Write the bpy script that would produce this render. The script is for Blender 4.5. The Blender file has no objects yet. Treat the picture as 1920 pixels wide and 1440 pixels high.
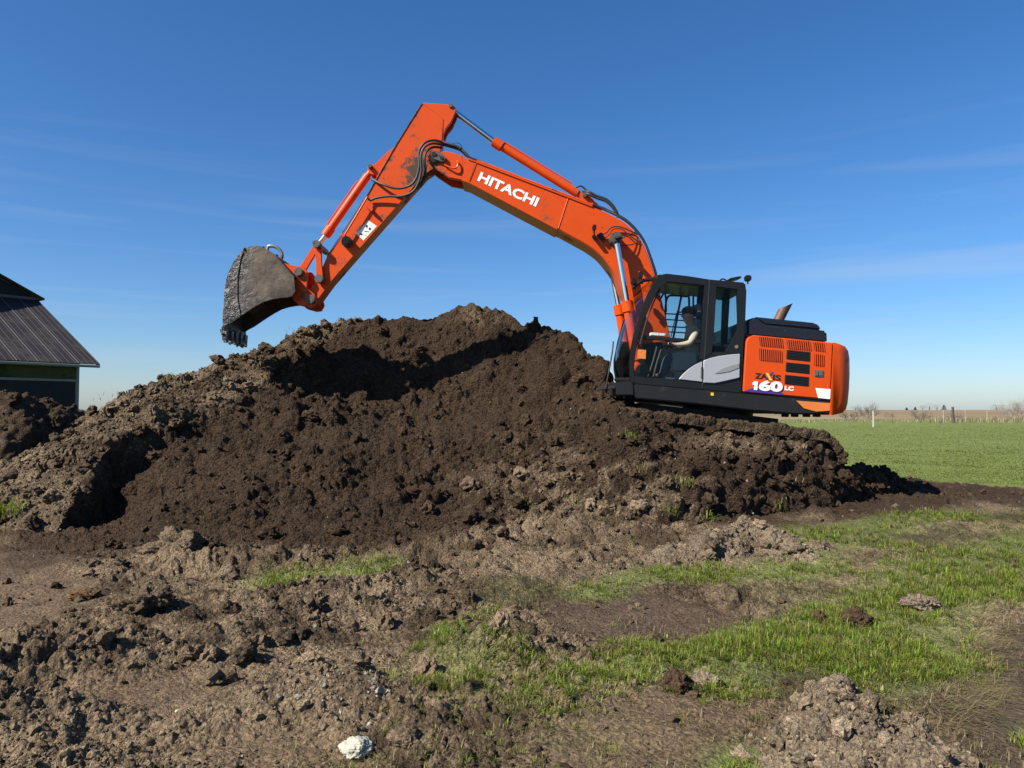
import bpy, bmesh, math, random
import numpy as np
from mathutils import Vector, Matrix, noise as mnoise

rng = np.random.default_rng(11)
random.seed(11)
R = math.radians
SC = bpy.context.scene
COL = SC.collection

# ------------------------------------------------------------------ camera
F, CX, CY = 1440.0, 960.0, 720.0           # focal length and centre in photograph pixels
EYE = 1.6
PITCH = math.atan(50 / F)
cam_d = bpy.data.cameras.new('camera')
cam = bpy.data.objects.new('camera', cam_d)
COL.objects.link(cam)
cam.location = (0, 0, EYE)
cam.rotation_euler = (math.pi / 2 + PITCH, 0, 0)
cam_d.sensor_width = 36
cam_d.lens = 36 * F / 1920
cam_d.clip_start = 0.05
cam_d.clip_end = 20000
SC.camera = cam

# ------------------------------------------------------------------ sky, sun, exposure
LIGHT = Vector((0.62, 0.40, -0.66)).normalized()      # direction the sunlight travels
elev = math.asin(-LIGHT.z)
az = math.atan2(-LIGHT.x, -LIGHT.y)                    # compass from +Y towards +X
world = bpy.data.worlds.new('World')
SC.world = world
world.use_nodes = True
wn, wl = world.node_tree.nodes, world.node_tree.links
wn.clear()
w_out = wn.new('ShaderNodeOutputWorld')
w_bg = wn.new('ShaderNodeBackground')
w_sky = wn.new('ShaderNodeTexSky')
w_sky.sky_type = 'NISHITA'
w_sky.sun_disc = False
w_sky.sun_elevation = elev
w_sky.sun_rotation = az
w_sky.altitude = 300
w_sky.air_density = 1.0
w_sky.dust_density = 0.7
w_sky.ozone_density = 7.0
w_hsv = wn.new('ShaderNodeHueSaturation')
w_hsv.inputs['Saturation'].default_value = 1.17
# thin wisps of cirrus, a property of direction only
w_tc = wn.new('ShaderNodeTexCoord')
w_map = wn.new('ShaderNodeMapping')
w_map.inputs['Scale'].default_value = (1.0, 1.0, 17)
w_map.inputs['Rotation'].default_value = (0.0, R(4), 0)
w_no = wn.new('ShaderNodeTexNoise')
w_no.inputs['Scale'].default_value = 2.3
w_no.inputs['Detail'].default_value = 7
w_no.inputs['Roughness'].default_value = 0.55
w_no.inputs['Distortion'].default_value = 0.5
w_rmp = wn.new('ShaderNodeMapRange')
w_rmp.inputs['From Min'].default_value = 0.50
w_rmp.inputs['From Max'].default_value = 0.85
w_rmp.inputs['To Max'].default_value = 0.30
w_mix = wn.new('ShaderNodeMix')
w_mix.data_type = 'RGBA'
w_mix.inputs[7].default_value = (4.6, 4.9, 5.2, 1)
wl.new(w_tc.outputs['Generated'], w_map.inputs['Vector'])
wl.new(w_map.outputs[0], w_no.inputs['Vector'])
wl.new(w_no.outputs[0], w_rmp.inputs['Value'])
w_sep = wn.new('ShaderNodeSeparateXYZ')
w_low = wn.new('ShaderNodeMapRange')                   # cirrus gathers low over the horizon
w_low.inputs['From Min'].default_value = 0.36
w_low.inputs['From Max'].default_value = 0.12
w_cl = wn.new('ShaderNodeMath')
w_cl.operation = 'MULTIPLY'
wl.new(w_tc.outputs['Generated'], w_sep.inputs[0])
wl.new(w_sep.outputs['Z'], w_low.inputs['Value'])
wl.new(w_rmp.outputs[0], w_cl.inputs[0])
wl.new(w_low.outputs[0], w_cl.inputs[1])
wl.new(w_cl.outputs[0], w_mix.inputs[0])
wl.new(w_sky.outputs[0], w_hsv.inputs['Color'])
wl.new(w_hsv.outputs[0], w_mix.inputs[6])
w_wb = wn.new('ShaderNodeMix')                         # white balance of the whole sky
w_wb.data_type = 'RGBA'
w_wb.blend_type = 'MULTIPLY'
w_wb.inputs[0].default_value = 1
w_wb.inputs[7].default_value = (1.05, 1.03, 1.07, 1)
wl.new(w_mix.outputs[2], w_wb.inputs[6])
wl.new(w_wb.outputs[2], w_bg.inputs['Color'])
wl.new(w_bg.outputs[0], w_out.inputs['Surface'])
w_bg.inputs['Strength'].default_value = 0.069

sun_d = bpy.data.lights.new('sun', 'SUN')
sun_d.energy = 5.0
sun_d.angle = R(0.53)
sun_d.color = (1.0, 0.95, 0.87)
sun = bpy.data.objects.new('sun', sun_d)
COL.objects.link(sun)
sun.location = (-10, -8, 20)
sun.rotation_euler = LIGHT.to_track_quat('-Z', 'Y').to_euler()

SC.view_settings.view_transform = 'Standard'
SC.view_settings.look = 'None'
SC.view_settings.gamma = 1
SC.view_settings.use_curve_mapping = False
SC.view_settings.exposure = 0.95
SC.render.engine = 'CYCLES'
SC.cycles.max_bounces = 6
SC.cycles.transparent_max_bounces = 12
SC.cycles.use_denoising = True

# ------------------------------------------------------------------ geometry of the view
_c, _s = math.cos(PITCH), math.sin(PITCH)

def P(x, y, Y):
    """World point at depth Y that the photograph shows at pixel x, y."""
    u, v = (x - CX) / F, (CY - y) / F
    k = Y / (_c - v * _s)
    return Vector((u * k, Y, EYE + (_s + v * _c) * k))

def _ss(a, b, x):
    t = np.clip((x - a) / (b - a), 0, 1)
    return t * t * (3 - 2 * t)

def rise(X, Y):
    """The ground swells gently towards the machine on the right."""
    return .19 * _ss(6.0, 10.6, Y) * _ss(.2, 2.6, X) * _ss(32, 16, Y)

def G(x, y):
    """Point of the ground shown at pixel x, y."""
    u, v = (x - CX) / F, (CY - y) / F
    h = 0.0
    for _ in range(6):
        k = -(EYE - h) / (_s + v * _c)
        h = float(rise(u * k, (_c - v * _s) * k))
    return Vector((u * k, (_c - v * _s) * k, 0))

def proj(X, Y, Z):
    dz = Z - EYE
    dep = Y * _c + dz * _s
    return CX + F * X / dep, CY - F * (-Y * _s + dz * _c) / dep

# ------------------------------------------------------------------ numpy noise
def _hash(ix, iy, iz, seed):
    n = (ix.astype(np.int64) * 374761393 + iy.astype(np.int64) * 668265263
         + iz.astype(np.int64) * 1274126177 + seed * 974634777) & 0xFFFFFFFF
    n = ((n ^ (n >> 13)) * 1274126177) & 0xFFFFFFFF
    n = ((n ^ (n >> 16)) * 2246822519) & 0xFFFFFFFF
    n = n ^ (n >> 13)
    return n.astype(np.float32) / np.float32(4294967296.0)

def vnoise(x, y, z, seed=0):
    ix, iy, iz = np.floor(x), np.floor(y), np.floor(z)
    fx, fy, fz = x - ix, y - iy, z - iz
    fx, fy, fz = (f * f * (3 - 2 * f) for f in (fx, fy, fz))
    out = 0
    for a in (0, 1):
        for b in (0, 1):
            for c in (0, 1):
                w = (fx if a else 1 - fx) * (fy if b else 1 - fy) * (fz if c else 1 - fz)
                out = out + w * _hash(ix + a, iy + b, iz + c, seed)
    return out

def vnoise2(x, y, seed=0):
    ix, iy = np.floor(x), np.floor(y)
    fx, fy = x - ix, y - iy
    fx, fy = (f * f * (3 - 2 * f) for f in (fx, fy))
    z = np.zeros_like(ix)
    out = 0
    for a in (0, 1):
        for b in (0, 1):
            out = out + (fx if a else 1 - fx) * (fy if b else 1 - fy) * _hash(ix + a, iy + b, z, seed)
    return out

def fbm2(x, y, s, octv=4, seed=0, gain=0.5):
    o, a, t = 0, 1.0, 0
    for i in range(octv):
        o = o + a * (vnoise2(x / s, y / s, seed + i) - 0.5)
        t += a
        a *= gain
        s /= 2.03
    return o / t

def fbm3(x, y, z, s, octv=4, seed=0, gain=0.5):
    o, a, t = 0, 1.0, 0
    for i in range(octv):
        o = o + a * (vnoise(x / s, y / s, z / s, seed + i) - 0.5)
        t += a
        a *= gain
        s /= 2.03
    return o / t

def bubble3(x, y, z, cell, seed, rmin=.35, rmax=.8, keep=.8):
    """Rounded clods: height of the tallest ball over each point (unit = cell)."""
    x, y, z = x / cell, y / cell, z / cell
    ix, iy, iz = np.floor(x), np.floor(y), np.floor(z)
    out = np.zeros_like(x)
    for a in (-1, 0, 1):
        for b in (-1, 0, 1):
            for c in (-1, 0, 1):
                jx, jy, jz = ix + a, iy + b, iz + c
                h1 = _hash(jx, jy, jz, seed)
                h2 = _hash(jx, jy, jz, seed + 1)
                h3 = _hash(jx, jy, jz, seed + 2)
                h4 = _hash(jx, jy, jz, seed + 3)
                r = np.where(h4 < keep, rmin + (rmax - rmin) * h4 / keep, 0)
                d2 = (jx + h1 - x) ** 2 + (jy + h2 - y) ** 2 + (jz + h3 - z) ** 2
                out = np.maximum(out, np.sqrt(np.maximum(r * r - d2, 0)))
    return out * cell

def bubble2(x, y, cell, seed, rmin=.3, rmax=.75, keep=.7):
    x, y = x / cell, y / cell
    ix, iy = np.floor(x), np.floor(y)
    z0 = np.zeros_like(ix)
    out = np.zeros_like(x)
    for a in (-1, 0, 1):
        for b in (-1, 0, 1):
            jx, jy = ix + a, iy + b
            h1 = _hash(jx, jy, z0, seed)
            h2 = _hash(jx, jy, z0, seed + 1)
            h4 = _hash(jx, jy, z0, seed + 3)
            r = np.where(h4 < keep, rmin + (rmax - rmin) * h4 / keep, 0)
            d2 = (jx + h1 - x) ** 2 + (jy + h2 - y) ** 2
            out = np.maximum(out, np.sqrt(np.maximum(r * r - d2, 0)))
    return out * cell

def smooth(a, b, x):
    t = np.clip((x - a) / (b - a), 0, 1)
    return t * t * (3 - 2 * t)

def inpoly(px, py, poly):
    ins = np.zeros(px.shape, bool)
    n = len(poly)
    for i in range(n):
        x1, y1 = poly[i]
        x2, y2 = poly[(i + 1) % n]
        if y1 == y2:
            continue
        c = ((y1 > py) != (y2 > py)) & (px < (x2 - x1) * (py - y1) / (y2 - y1) + x1)
        ins ^= c
    return ins

# ------------------------------------------------------------------ scene helpers
def tag(o, label=None, cat=None, group=None, kind=None):
    if label: o['label'] = label
    if cat: o['category'] = cat
    if group: o['group'] = group
    if kind: o['kind'] = kind
    return o

def empty(name, loc, label, cat, group=None):
    o = bpy.data.objects.new(name, None)
    COL.objects.link(o)
    o.location = loc
    o.empty_display_size = 0.2
    return tag(o, label, cat, group)

def np_mesh(name, verts, faces, mat, col=None, sm=True, parent=None):
    """Mesh from arrays; faces is an (n,3) or (n,4) int array or list of them."""
    me = bpy.data.meshes.new(name)
    verts = np.asarray(verts, np.float32)
    if not isinstance(faces, list):
        faces = [faces]
    faces = [np.asarray(f, np.int32) for f in faces if len(f)]
    me.vertices.add(len(verts))
    me.vertices.foreach_set('co', verts.ravel())
    nl = sum(f.size for f in faces)
    npoly = sum(len(f) for f in faces)
    me.loops.add(nl)
    me.loops.foreach_set('vertex_index', np.concatenate([f.ravel() for f in faces]))
    me.polygons.add(npoly)
    tot = np.concatenate([np.full(len(f), f.shape[1], np.int32) for f in faces])
    st = np.concatenate([[0], np.cumsum(tot)[:-1]]).astype(np.int32)
    me.polygons.foreach_set('loop_start', st)
    me.polygons.foreach_set('loop_total', tot)
    me.polygons.foreach_set('use_smooth', np.full(npoly, sm, bool))
    if col is not None:
        at = me.color_attributes.new('Col', 'FLOAT_COLOR', 'POINT')
        c4 = np.ones((len(verts), 4), np.float32)
        c4[:, :col.shape[1]] = col
        at.data.foreach_set('color', c4.ravel())
    me.update(calc_edges=True)
    me.materials.append(mat)
    o = bpy.data.objects.new(name, me)
    COL.objects.link(o)
    if parent:
        o.parent = parent
    return o

class MB:
    """Collects shapes in world space; build() links them as one mesh object."""
    def __init__(self):
        self.bm = bmesh.new()

    def _merge(self, b):
        me = bpy.data.meshes.new('tmp')
        b.to_mesh(me)
        b.free()
        self.bm.from_mesh(me)
        bpy.data.meshes.remove(me)

    def poly(self, pts, Y0, Y1, bevel=0.008, seg=2):
        """Outline of (X, Z) points extruded from depth Y0 to depth Y1."""
        b = bmesh.new()
        v0 = [b.verts.new((p[0], Y0, p[1])) for p in pts]
        v1 = [b.verts.new((p[0], Y1, p[1])) for p in pts]
        n = len(pts)
        b.faces.new(v0)
        b.faces.new(v1[::-1])
        for i in range(n):
            j = (i + 1) % n
            b.faces.new((v0[j], v0[i], v1[i], v1[j]))
        bmesh.ops.recalc_face_normals(b, faces=b.faces[:])
        if bevel:
            es = [e for e in b.edges if e.is_manifold and e.calc_face_angle(0) > R(28)]
            bmesh.ops.bevel(b, geom=es, offset=bevel, segments=seg, affect='EDGES', clamp_overlap=True)
        self._merge(b)
        return self

    def px(self, pts, Y0, Y1, ref=None, bevel=0.008, seg=2):
        q = [P(x, y, ref or Y0) for x, y in pts]
        return self.poly([(p.x, p.z) for p in q], Y0, Y1, bevel, seg)

    def box(self, c, sx, sy, sz, rot=None, bevel=0.006, seg=2):
        b = bmesh.new()
        bmesh.ops.create_cube(b, size=1)
        bmesh.ops.scale(b, vec=(sx, sy, sz), verts=b.verts[:])
        if bevel:
            bmesh.ops.bevel(b, geom=b.edges[:], offset=bevel, segments=seg, affect='EDGES', clamp_overlap=True)
        m = Matrix.Translation(Vector(c))
        if rot is not None:
            m = m @ rot.to_4x4()
        bmesh.ops.transform(b, matrix=m, verts=b.verts[:])
        self._merge(b)
        return self

    def cyl(self, p0, p1, r0, r1=None, seg=20, bevel=0):
        p0, p1 = Vector(p0), Vector(p1)
        r1 = r0 if r1 is None else r1
        d = p1 - p0
        b = bmesh.new()
        bmesh.ops.create_cone(b, cap_ends=True, segments=seg, radius1=r0, radius2=r1, depth=d.length)
        if bevel:
            es = [e for e in b.edges if e.calc_face_angle(0) > R(60)]
            bmesh.ops.bevel(b, geom=es, offset=bevel, segments=2, affect='EDGES', clamp_overlap=True)
        m = Matrix.Translation((p0 + p1) / 2) @ d.to_track_quat('Z', 'Y').to_matrix().to_4x4()
        bmesh.ops.transform(b, matrix=m, verts=b.verts[:])
        self._merge(b)
        return self

    def tube(self, pts, r, seg=8, sub=5):
        pts = [Vector(p) for p in pts]
        if sub > 1 and len(pts) > 2:
            q = []
            n = len(pts)
            for i in range(n - 1):
                a, b_, c, d = pts[max(i - 1, 0)], pts[i], pts[i + 1], pts[min(i + 2, n - 1)]
                for k in range(sub):
                    t = k / sub
                    q.append(0.5 * ((2 * b_) + (c - a) * t + (2 * a - 5 * b_ + 4 * c - d) * t * t
                                    + (3 * b_ - a - 3 * c + d) * t ** 3))
            q.append(pts[-1])
            pts = q
        bm = self.bm
        rings = []
        up = Vector((0.13, 0.97, 0.2)).normalized()
        for i, p in enumerate(pts):
            d = (pts[min(i + 1, len(pts) - 1)] - pts[max(i - 1, 0)]).normalized()
            s = d.cross(up).normalized()
            u = s.cross(d).normalized()
            rr = r[i] if isinstance(r, (list, tuple)) else r
            rings.append([bm.verts.new(p + rr * (math.cos(2 * math.pi * k / seg) * s + math.sin(2 * math.pi * k / seg) * u)) for k in range(seg)])
        for a, b_ in zip(rings, rings[1:]):
            for k in range(seg):
                bm.faces.new((a[k], a[(k + 1) % seg], b_[(k + 1) % seg], b_[k]))
        bm.faces.new(rings[0][::-1])
        bm.faces.new(rings[-1])
        return self

    def loft(self, rings, close=True):
        bm = self.bm
        vs = [[bm.verts.new(p) for p in r] for r in rings]
        n = len(vs[0])
        for a, b_ in zip(vs, vs[1:]):
            for k in range(n if close else n - 1):
                bm.faces.new((a[k], a[(k + 1) % n], b_[(k + 1) % n], b_[k]))
        if close:
            bm.faces.new(vs[0][::-1])
            bm.faces.new(vs[-1])
        return self

    def ball(self, c, rx, ry, rz, sub=2, rot=None):
        b = bmesh.new()
        bmesh.ops.create_icosphere(b, subdivisions=sub, radius=1)
        m = Matrix.Translation(Vector(c))
        if rot is not None:
            m = m @ rot.to_4x4()
        m = m @ Matrix.Diagonal((rx, ry, rz, 1))
        bmesh.ops.transform(b, matrix=m, verts=b.verts[:])
        self._merge(b)
        return self

    def build(self, name, mat, parent=None, off=(0, 0, 0), sharp=32, loc=None):
        bm = self.bm
        bmesh.ops.recalc_face_normals(bm, faces=bm.faces[:])
        o3 = Vector(off) if loc is None else Vector(loc)
        if o3.length:
            bmesh.ops.translate(bm, verts=bm.verts[:], vec=-o3)
        me = bpy.data.meshes.new(name)
        bm.to_mesh(me)
        bm.free()
        me.polygons.foreach_set('use_smooth', np.ones(len(me.polygons), bool))
        me.set_sharp_from_angle(angle=R(sharp))
        for m in (mat if isinstance(mat, (list, tuple)) else [mat]):
            me.materials.append(m)
        o = bpy.data.objects.new(name, me)
        COL.objects.link(o)
        if loc is not None:
            o.location = loc
        if parent:
            o.parent = parent
        return o

# ------------------------------------------------------------------ materials
def new_mat(name):
    m = bpy.data.materials.new(name)
    m.use_nodes = True
    nt = m.node_tree
    b = nt.nodes['Principled BSDF']
    return m, nt, nt.nodes, nt.links, b

def ramp(nodes, a, b):
    r = nodes.new('ShaderNodeMapRange')
    r.inputs['From Min'].default_value = a
    r.inputs['From Max'].default_value = b
    return r

def surf(name, col, rough=0.5, metal=0.0, dirt=None, dirt_col=(0.07, 0.05, 0.035), dirt_scale=2.2,
         bump=0.0, bump_scale=60, coat=0.0, vary=0.08, spec=0.5, spot=None):
    """Painted or bare surface with tonal variation, worn-in soil and fine relief."""
    m, nt, N, L, b = new_mat(name)
    tc = N.new('ShaderNodeNewGeometry')
    n1 = N.new('ShaderNodeTexNoise')
    n1.inputs['Scale'].default_value = 3.1
    n1.inputs['Detail'].default_value = 6
    L.new(tc.outputs['Position'], n1.inputs['Vector'])
    mx = N.new('ShaderNodeMix'); mx.data_type = 'RGBA'
    mx.inputs[6].default_value = tuple(c * (1 - vary) for c in col) + (1,)
    mx.inputs[7].default_value = tuple(min(1, c * (1 + vary)) for c in col) + (1,)
    L.new(n1.outputs[0], mx.inputs[0])
    last = mx.outputs[2]
    rough_out = None
    if dirt is not None:
        n2 = N.new('ShaderNodeTexNoise')
        n2.inputs['Scale'].default_value = dirt_scale
        n2.inputs['Detail'].default_value = 9
        n2.inputs['Roughness'].default_value = 0.68
        L.new(tc.outputs['Position'], n2.inputs['Vector'])
        rp = ramp(N, dirt, dirt + 0.1)
        src = n2.outputs[0]
        if spot:                     # a place where grease and soil have gathered
            vd = N.new('ShaderNodeVectorMath'); vd.operation = 'DISTANCE'
            L.new(tc.outputs['Position'], vd.inputs[0])
            vd.inputs[1].default_value = P(*spot[0])
            fo = N.new('ShaderNodeMapRange')
            fo.inputs['From Min'].default_value = spot[1]; fo.inputs['From Max'].default_value = spot[1] * .3
            fo.inputs['To Max'].default_value = spot[2]
            L.new(vd.outputs['Value'], fo.inputs['Value'])
            sm_a = N.new('ShaderNodeMath'); sm_a.operation = 'ADD'
            L.new(src, sm_a.inputs[0]); L.new(fo.outputs[0], sm_a.inputs[1])
            src = sm_a.outputs[0]
        L.new(src, rp.inputs['Value'])
        m2 = N.new('ShaderNodeMix'); m2.data_type = 'RGBA'
        L.new(rp.outputs[0], m2.inputs[0])
        L.new(last, m2.inputs[6])
        m2.inputs[7].default_value = dirt_col + (1,)
        last = m2.outputs[2]
        n4 = N.new('ShaderNodeTexNoise'); n4.inputs['Scale'].default_value = 23; n4.inputs['Detail'].default_value = 3
        L.new(tc.outputs['Position'], n4.inputs['Vector'])
        r4 = ramp(N, .66, .71); r4.inputs['To Max'].default_value = .75
        L.new(n4.outputs[0], r4.inputs['Value'])
        m4 = N.new('ShaderNodeMix'); m4.data_type = 'RGBA'
        L.new(r4.outputs[0], m4.inputs[0]); L.new(last, m4.inputs[6])
        m4.inputs[7].default_value = tuple(.75 * c for c in dirt_col) + (1,)
        last = m4.outputs[2]
        rr = N.new('ShaderNodeMapRange')
        rr.inputs['To Min'].default_value = rough
        rr.inputs['To Max'].default_value = 0.9
        L.new(rp.outputs[0], rr.inputs['Value'])
        L.new(rr.outputs[0], b.inputs['Roughness'])
    else:
        b.inputs['Roughness'].default_value = rough
    L.new(last, b.inputs['Base Color'])
    b.inputs['Metallic'].default_value = metal
    b.inputs['Coat Weight'].default_value = coat
    b.inputs['Coat Roughness'].default_value = 0.15
    b.inputs['Specular IOR Level'].default_value = spec
    if bump:
        n3 = N.new('ShaderNodeTexNoise')
        n3.inputs['Scale'].default_value = bump_scale
        n3.inputs['Detail'].default_value = 5
        L.new(tc.outputs['Position'], n3.inputs['Vector'])
        bp = N.new('ShaderNodeBump')
        bp.inputs['Strength'].default_value = bump
        bp.inputs['Distance'].default_value = 0.01
        L.new(n3.outputs[0], bp.inputs['Height'])
        L.new(bp.outputs[0], b.inputs['Normal'])
    return m

def soil_mat(name, bump_d=0.02, scale=30, wet=False):
    """Soil whose colour sits on the mesh; fine crumb relief and grain come from noise."""
    m, nt, N, L, b = new_mat(name)
    at = N.new('ShaderNodeAttribute'); at.attribute_name = 'Col'
    g = N.new('ShaderNodeNewGeometry')
    n1 = N.new('ShaderNodeTexNoise'); n1.inputs['Scale'].default_value = scale * 1.7
    n1.inputs['Detail'].default_value = 8; n1.inputs['Roughness'].default_value = 0.7
    L.new(g.outputs['Position'], n1.inputs['Vector'])
    mr = N.new('ShaderNodeMapRange')
    mr.inputs['From Min'].default_value = 0.3; mr.inputs['From Max'].default_value = 0.7
    mr.inputs['To Min'].default_value = 0.55; mr.inputs['To Max'].default_value = 1.5
    L.new(n1.outputs[0], mr.inputs['Value'])
    # single crumbs differ in tone: warped cells of two sizes
    wp = N.new('ShaderNodeTexNoise'); wp.inputs['Scale'].default_value = scale * .8; wp.inputs['Detail'].default_value = 3
    L.new(g.outputs['Position'], wp.inputs['Vector'])
    wa = N.new('ShaderNodeVectorMath'); wa.operation = 'MULTIPLY_ADD'
    wa.inputs[1].default_value = (1.6 / scale,) * 3
    L.new(wp.outputs['Color'], wa.inputs[0]); L.new(g.outputs['Position'], wa.inputs[2])
    cr = N.new('ShaderNodeTexVoronoi'); cr.inputs['Scale'].default_value = scale * 1.5
    L.new(wa.outputs[0], cr.inputs['Vector'])
    sx = N.new('ShaderNodeSeparateColor'); L.new(cr.outputs['Color'], sx.inputs[0])
    cm = N.new('ShaderNodeMapRange'); cm.inputs['To Min'].default_value = .62; cm.inputs['To Max'].default_value = 1.38
    L.new(sx.outputs[0], cm.inputs['Value'])
    mm_ = N.new('ShaderNodeMath'); mm_.operation = 'MULTIPLY'
    L.new(cm.outputs[0], mm_.inputs[0]); L.new(mr.outputs[0], mm_.inputs[1])
    mu = N.new('ShaderNodeMix'); mu.data_type = 'RGBA'; mu.blend_type = 'MULTIPLY'
    mu.inputs[0].default_value = 1
    L.new(at.outputs['Color'], mu.inputs[6])
    L.new(mm_.outputs[0], mu.inputs[7])
    L.new(mu.outputs[2], b.inputs['Base Color'])
    b.inputs['Roughness'].default_value = 0.95
    b.inputs['Specular IOR Level'].default_value = 0.12
    vo = N.new('ShaderNodeTexVoronoi'); vo.inputs['Scale'].default_value = scale
    vo.feature = 'F1'
    L.new(wa.outputs[0], vo.inputs['Vector'])
    n2 = N.new('ShaderNodeTexNoise'); n2.inputs['Scale'].default_value = scale * 2.2
    n2.inputs['Detail'].default_value = 6; n2.inputs['Roughness'].default_value = 0.65
    L.new(g.outputs['Position'], n2.inputs['Vector'])
    ad = N.new('ShaderNodeMath'); ad.operation = 'SUBTRACT'
    L.new(n2.outputs[0], ad.inputs[0]); L.new(vo.outputs['Distance'], ad.inputs[1])
    ml = N.new('ShaderNodeMath'); ml.operation = 'MULTIPLY'
    L.new(ad.outputs[0], ml.inputs[0])
    ml.inputs[1].default_value = 1.0
    if wet:                         # the alpha of the colour holds how crumbly (1) or trodden smooth (0) it is
        L.new(at.outputs['Alpha'], ml.inputs[1])
        rr = N.new('ShaderNodeMapRange')
        rr.inputs['To Min'].default_value = 0.62; rr.inputs['To Max'].default_value = 0.95
        L.new(at.outputs['Alpha'], rr.inputs['Value'])
        L.new(rr.outputs[0], b.inputs['Roughness'])
    bp = N.new('ShaderNodeBump'); bp.inputs['Strength'].default_value = 1.0
    bp.inputs['Distance'].default_value = bump_d
    L.new(ml.outputs[0], bp.inputs['Height'])
    L.new(bp.outputs[0], b.inputs['Normal'])
    return m

def leaf_mat(name):
    m, nt, N, L, b = new_mat(name)
    N.remove(b)
    out = N['Material Output']
    at = N.new('ShaderNodeAttribute'); at.attribute_name = 'Col'
    d = N.new('ShaderNodeBsdfDiffuse'); t = N.new('ShaderNodeBsdfTranslucent')
    gl = N.new('ShaderNodeBsdfGlossy'); gl.inputs['Roughness'].default_value = 0.4
    gl.inputs['Color'].default_value = (0.5, 0.5, 0.5, 1)
    L.new(at.outputs['Color'], d.inputs['Color'])
    L.new(at.outputs['Color'], t.inputs['Color'])
    m1 = N.new('ShaderNodeMixShader'); m1.inputs[0].default_value = 0.35
    L.new(d.outputs[0], m1.inputs[1]); L.new(t.outputs[0], m1.inputs[2])
    m2 = N.new('ShaderNodeMixShader'); m2.inputs[0].default_value = 0.025
    L.new(m1.outputs[0], m2.inputs[1]); L.new(gl.outputs[0], m2.inputs[2])
    L.new(m2.outputs[0], out.inputs['Surface'])
    return m

def glass_mat(name, tint=(0.62, 0.68, 0.68)):
    m, nt, N, L, b = new_mat(name)
    N.remove(b)
    out = N['Material Output']
    tr = N.new('ShaderNodeBsdfTransparent'); tr.inputs[0].default_value = tint + (1,)
    gl = N.new('ShaderNodeBsdfGlossy'); gl.inputs['Roughness'].default_value = 0.03
    fr = N.new('ShaderNodeFresnel'); fr.inputs[0].default_value = 1.2
    mx = N.new('ShaderNodeMixShader')
    L.new(fr.outputs[0], mx.inputs[0]); L.new(tr.outputs[0], mx.inputs[1]); L.new(gl.outputs[0], mx.inputs[2])
    L.new(mx.outputs[0], out.inputs['Surface'])
    return m

M = {}
ORANGE = (0.55, 0.060, 0.003)
M['orange'] = surf('orange_paint', ORANGE, 0.4, dirt=0.60, dirt_scale=3.0, dirt_col=(0.20, 0.06, 0.02), coat=0.05, vary=0.08, bump=0.05, bump_scale=40, spec=0.22)
M['orange_dirty'] = surf('orange_paint_soiled', ORANGE, 0.45, dirt=0.575, dirt_scale=4.0, coat=0.0, vary=0.12, bump=0.08, bump_scale=40, spec=0.22, spot=((785, 325, 12.7), .62, .17))
M['orange_clean'] = surf('orange_panel_paint', (0.57, 0.060, 0.003), 0.36, coat=0.1, vary=0.03, spec=0.25, dirt=0.70, dirt_col=(0.22, 0.09, 0.03), dirt_scale=3)
M['orange_rust'] = surf('orange_paint_worn', (0.62, 0.17, 0.025), 0.55, dirt=0.53, dirt_scale=5, dirt_col=(0.30, 0.2, 0.13), vary=0.2)
M['black'] = surf('black_paint', (0.010, 0.0105, 0.011), 0.38, spec=0.28, dirt=0.64, dirt_scale=3, dirt_col=(0.028, 0.026, 0.023), vary=0.15)
M['black_dusty'] = surf('black_paint_dusty', (0.013, 0.0132, 0.0135), 0.55, spec=0.25, dirt=0.58, dirt_scale=2.3, dirt_col=(0.034, 0.031, 0.027), vary=0.2)
M['hood'] = surf('hood_paint', (0.011, 0.013, 0.02), 0.4, spec=0.3, vary=0.2, dirt=0.66, dirt_col=(0.05, 0.05, 0.05))
M['rubber'] = surf('rubber', (0.02, 0.019, 0.018), 0.6, dirt=0.6, dirt_scale=6, dirt_col=(0.07, 0.055, 0.045))
M['silver'] = surf('silver_paint', (0.40, 0.40, 0.40), 0.36, metal=0.3, vary=0.05)
M['chrome'] = surf('chrome_rod', (0.72, 0.73, 0.75), 0.12, metal=1.0, vary=0.05)
M['steel'] = surf('bare_steel', (0.22, 0.2, 0.18), 0.45, metal=0.7, dirt=0.55, dirt_scale=6, vary=0.2)
M['grease'] = surf('greasy_steel', (0.09, 0.08, 0.068), 0.5, metal=0.2, dirt=0.52, dirt_scale=12, dirt_col=(0.03, 0.026, 0.022), vary=0.2)
M['exhaust'] = surf('burnt_steel', (0.10, 0.05, 0.03), 0.6, metal=0.2, dirt=0.55, dirt_scale=9, dirt_col=(0.08, 0.04, 0.025), vary=0.25)
M['white'] = surf('white_vinyl', (0.80, 0.79, 0.76), 0.45, vary=0.03)
M['sticker'] = surf('sticker_vinyl', (0.74, 0.71, 0.62), 0.5, dirt=0.56, dirt_scale=12, dirt_col=(0.2, 0.16, 0.09), vary=0.08)
M['ink'] = surf('black_vinyl', (0.012, 0.012, 0.014), 0.45)
M['purple'] = surf('purple_vinyl', (0.055, 0.03, 0.22), 0.45)
M['yellow'] = surf('yellow_vinyl', (0.75, 0.48, 0.02), 0.45)
M['vent'] = surf('vent_black', (0.008, 0.008, 0.008), 0.7)
M['seat'] = surf('seat_cloth', (0.16, 0.17, 0.16), 0.9, vary=0.15)
M['plastic'] = surf('grey_plastic', (0.20, 0.21, 0.20), 0.6, vary=0.1)
M['glass'] = glass_mat('cab_glass', (0.86, 0.90, 0.89))
M['glass_rear'] = glass_mat('cab_glass_dusty', (0.72, 0.8, 0.78))
M['lamp'] = surf('lamp_lens', (0.5, 0.5, 0.48), 0.15)
M['soil'] = soil_mat('fresh_soil', 0.045, 26)
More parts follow.
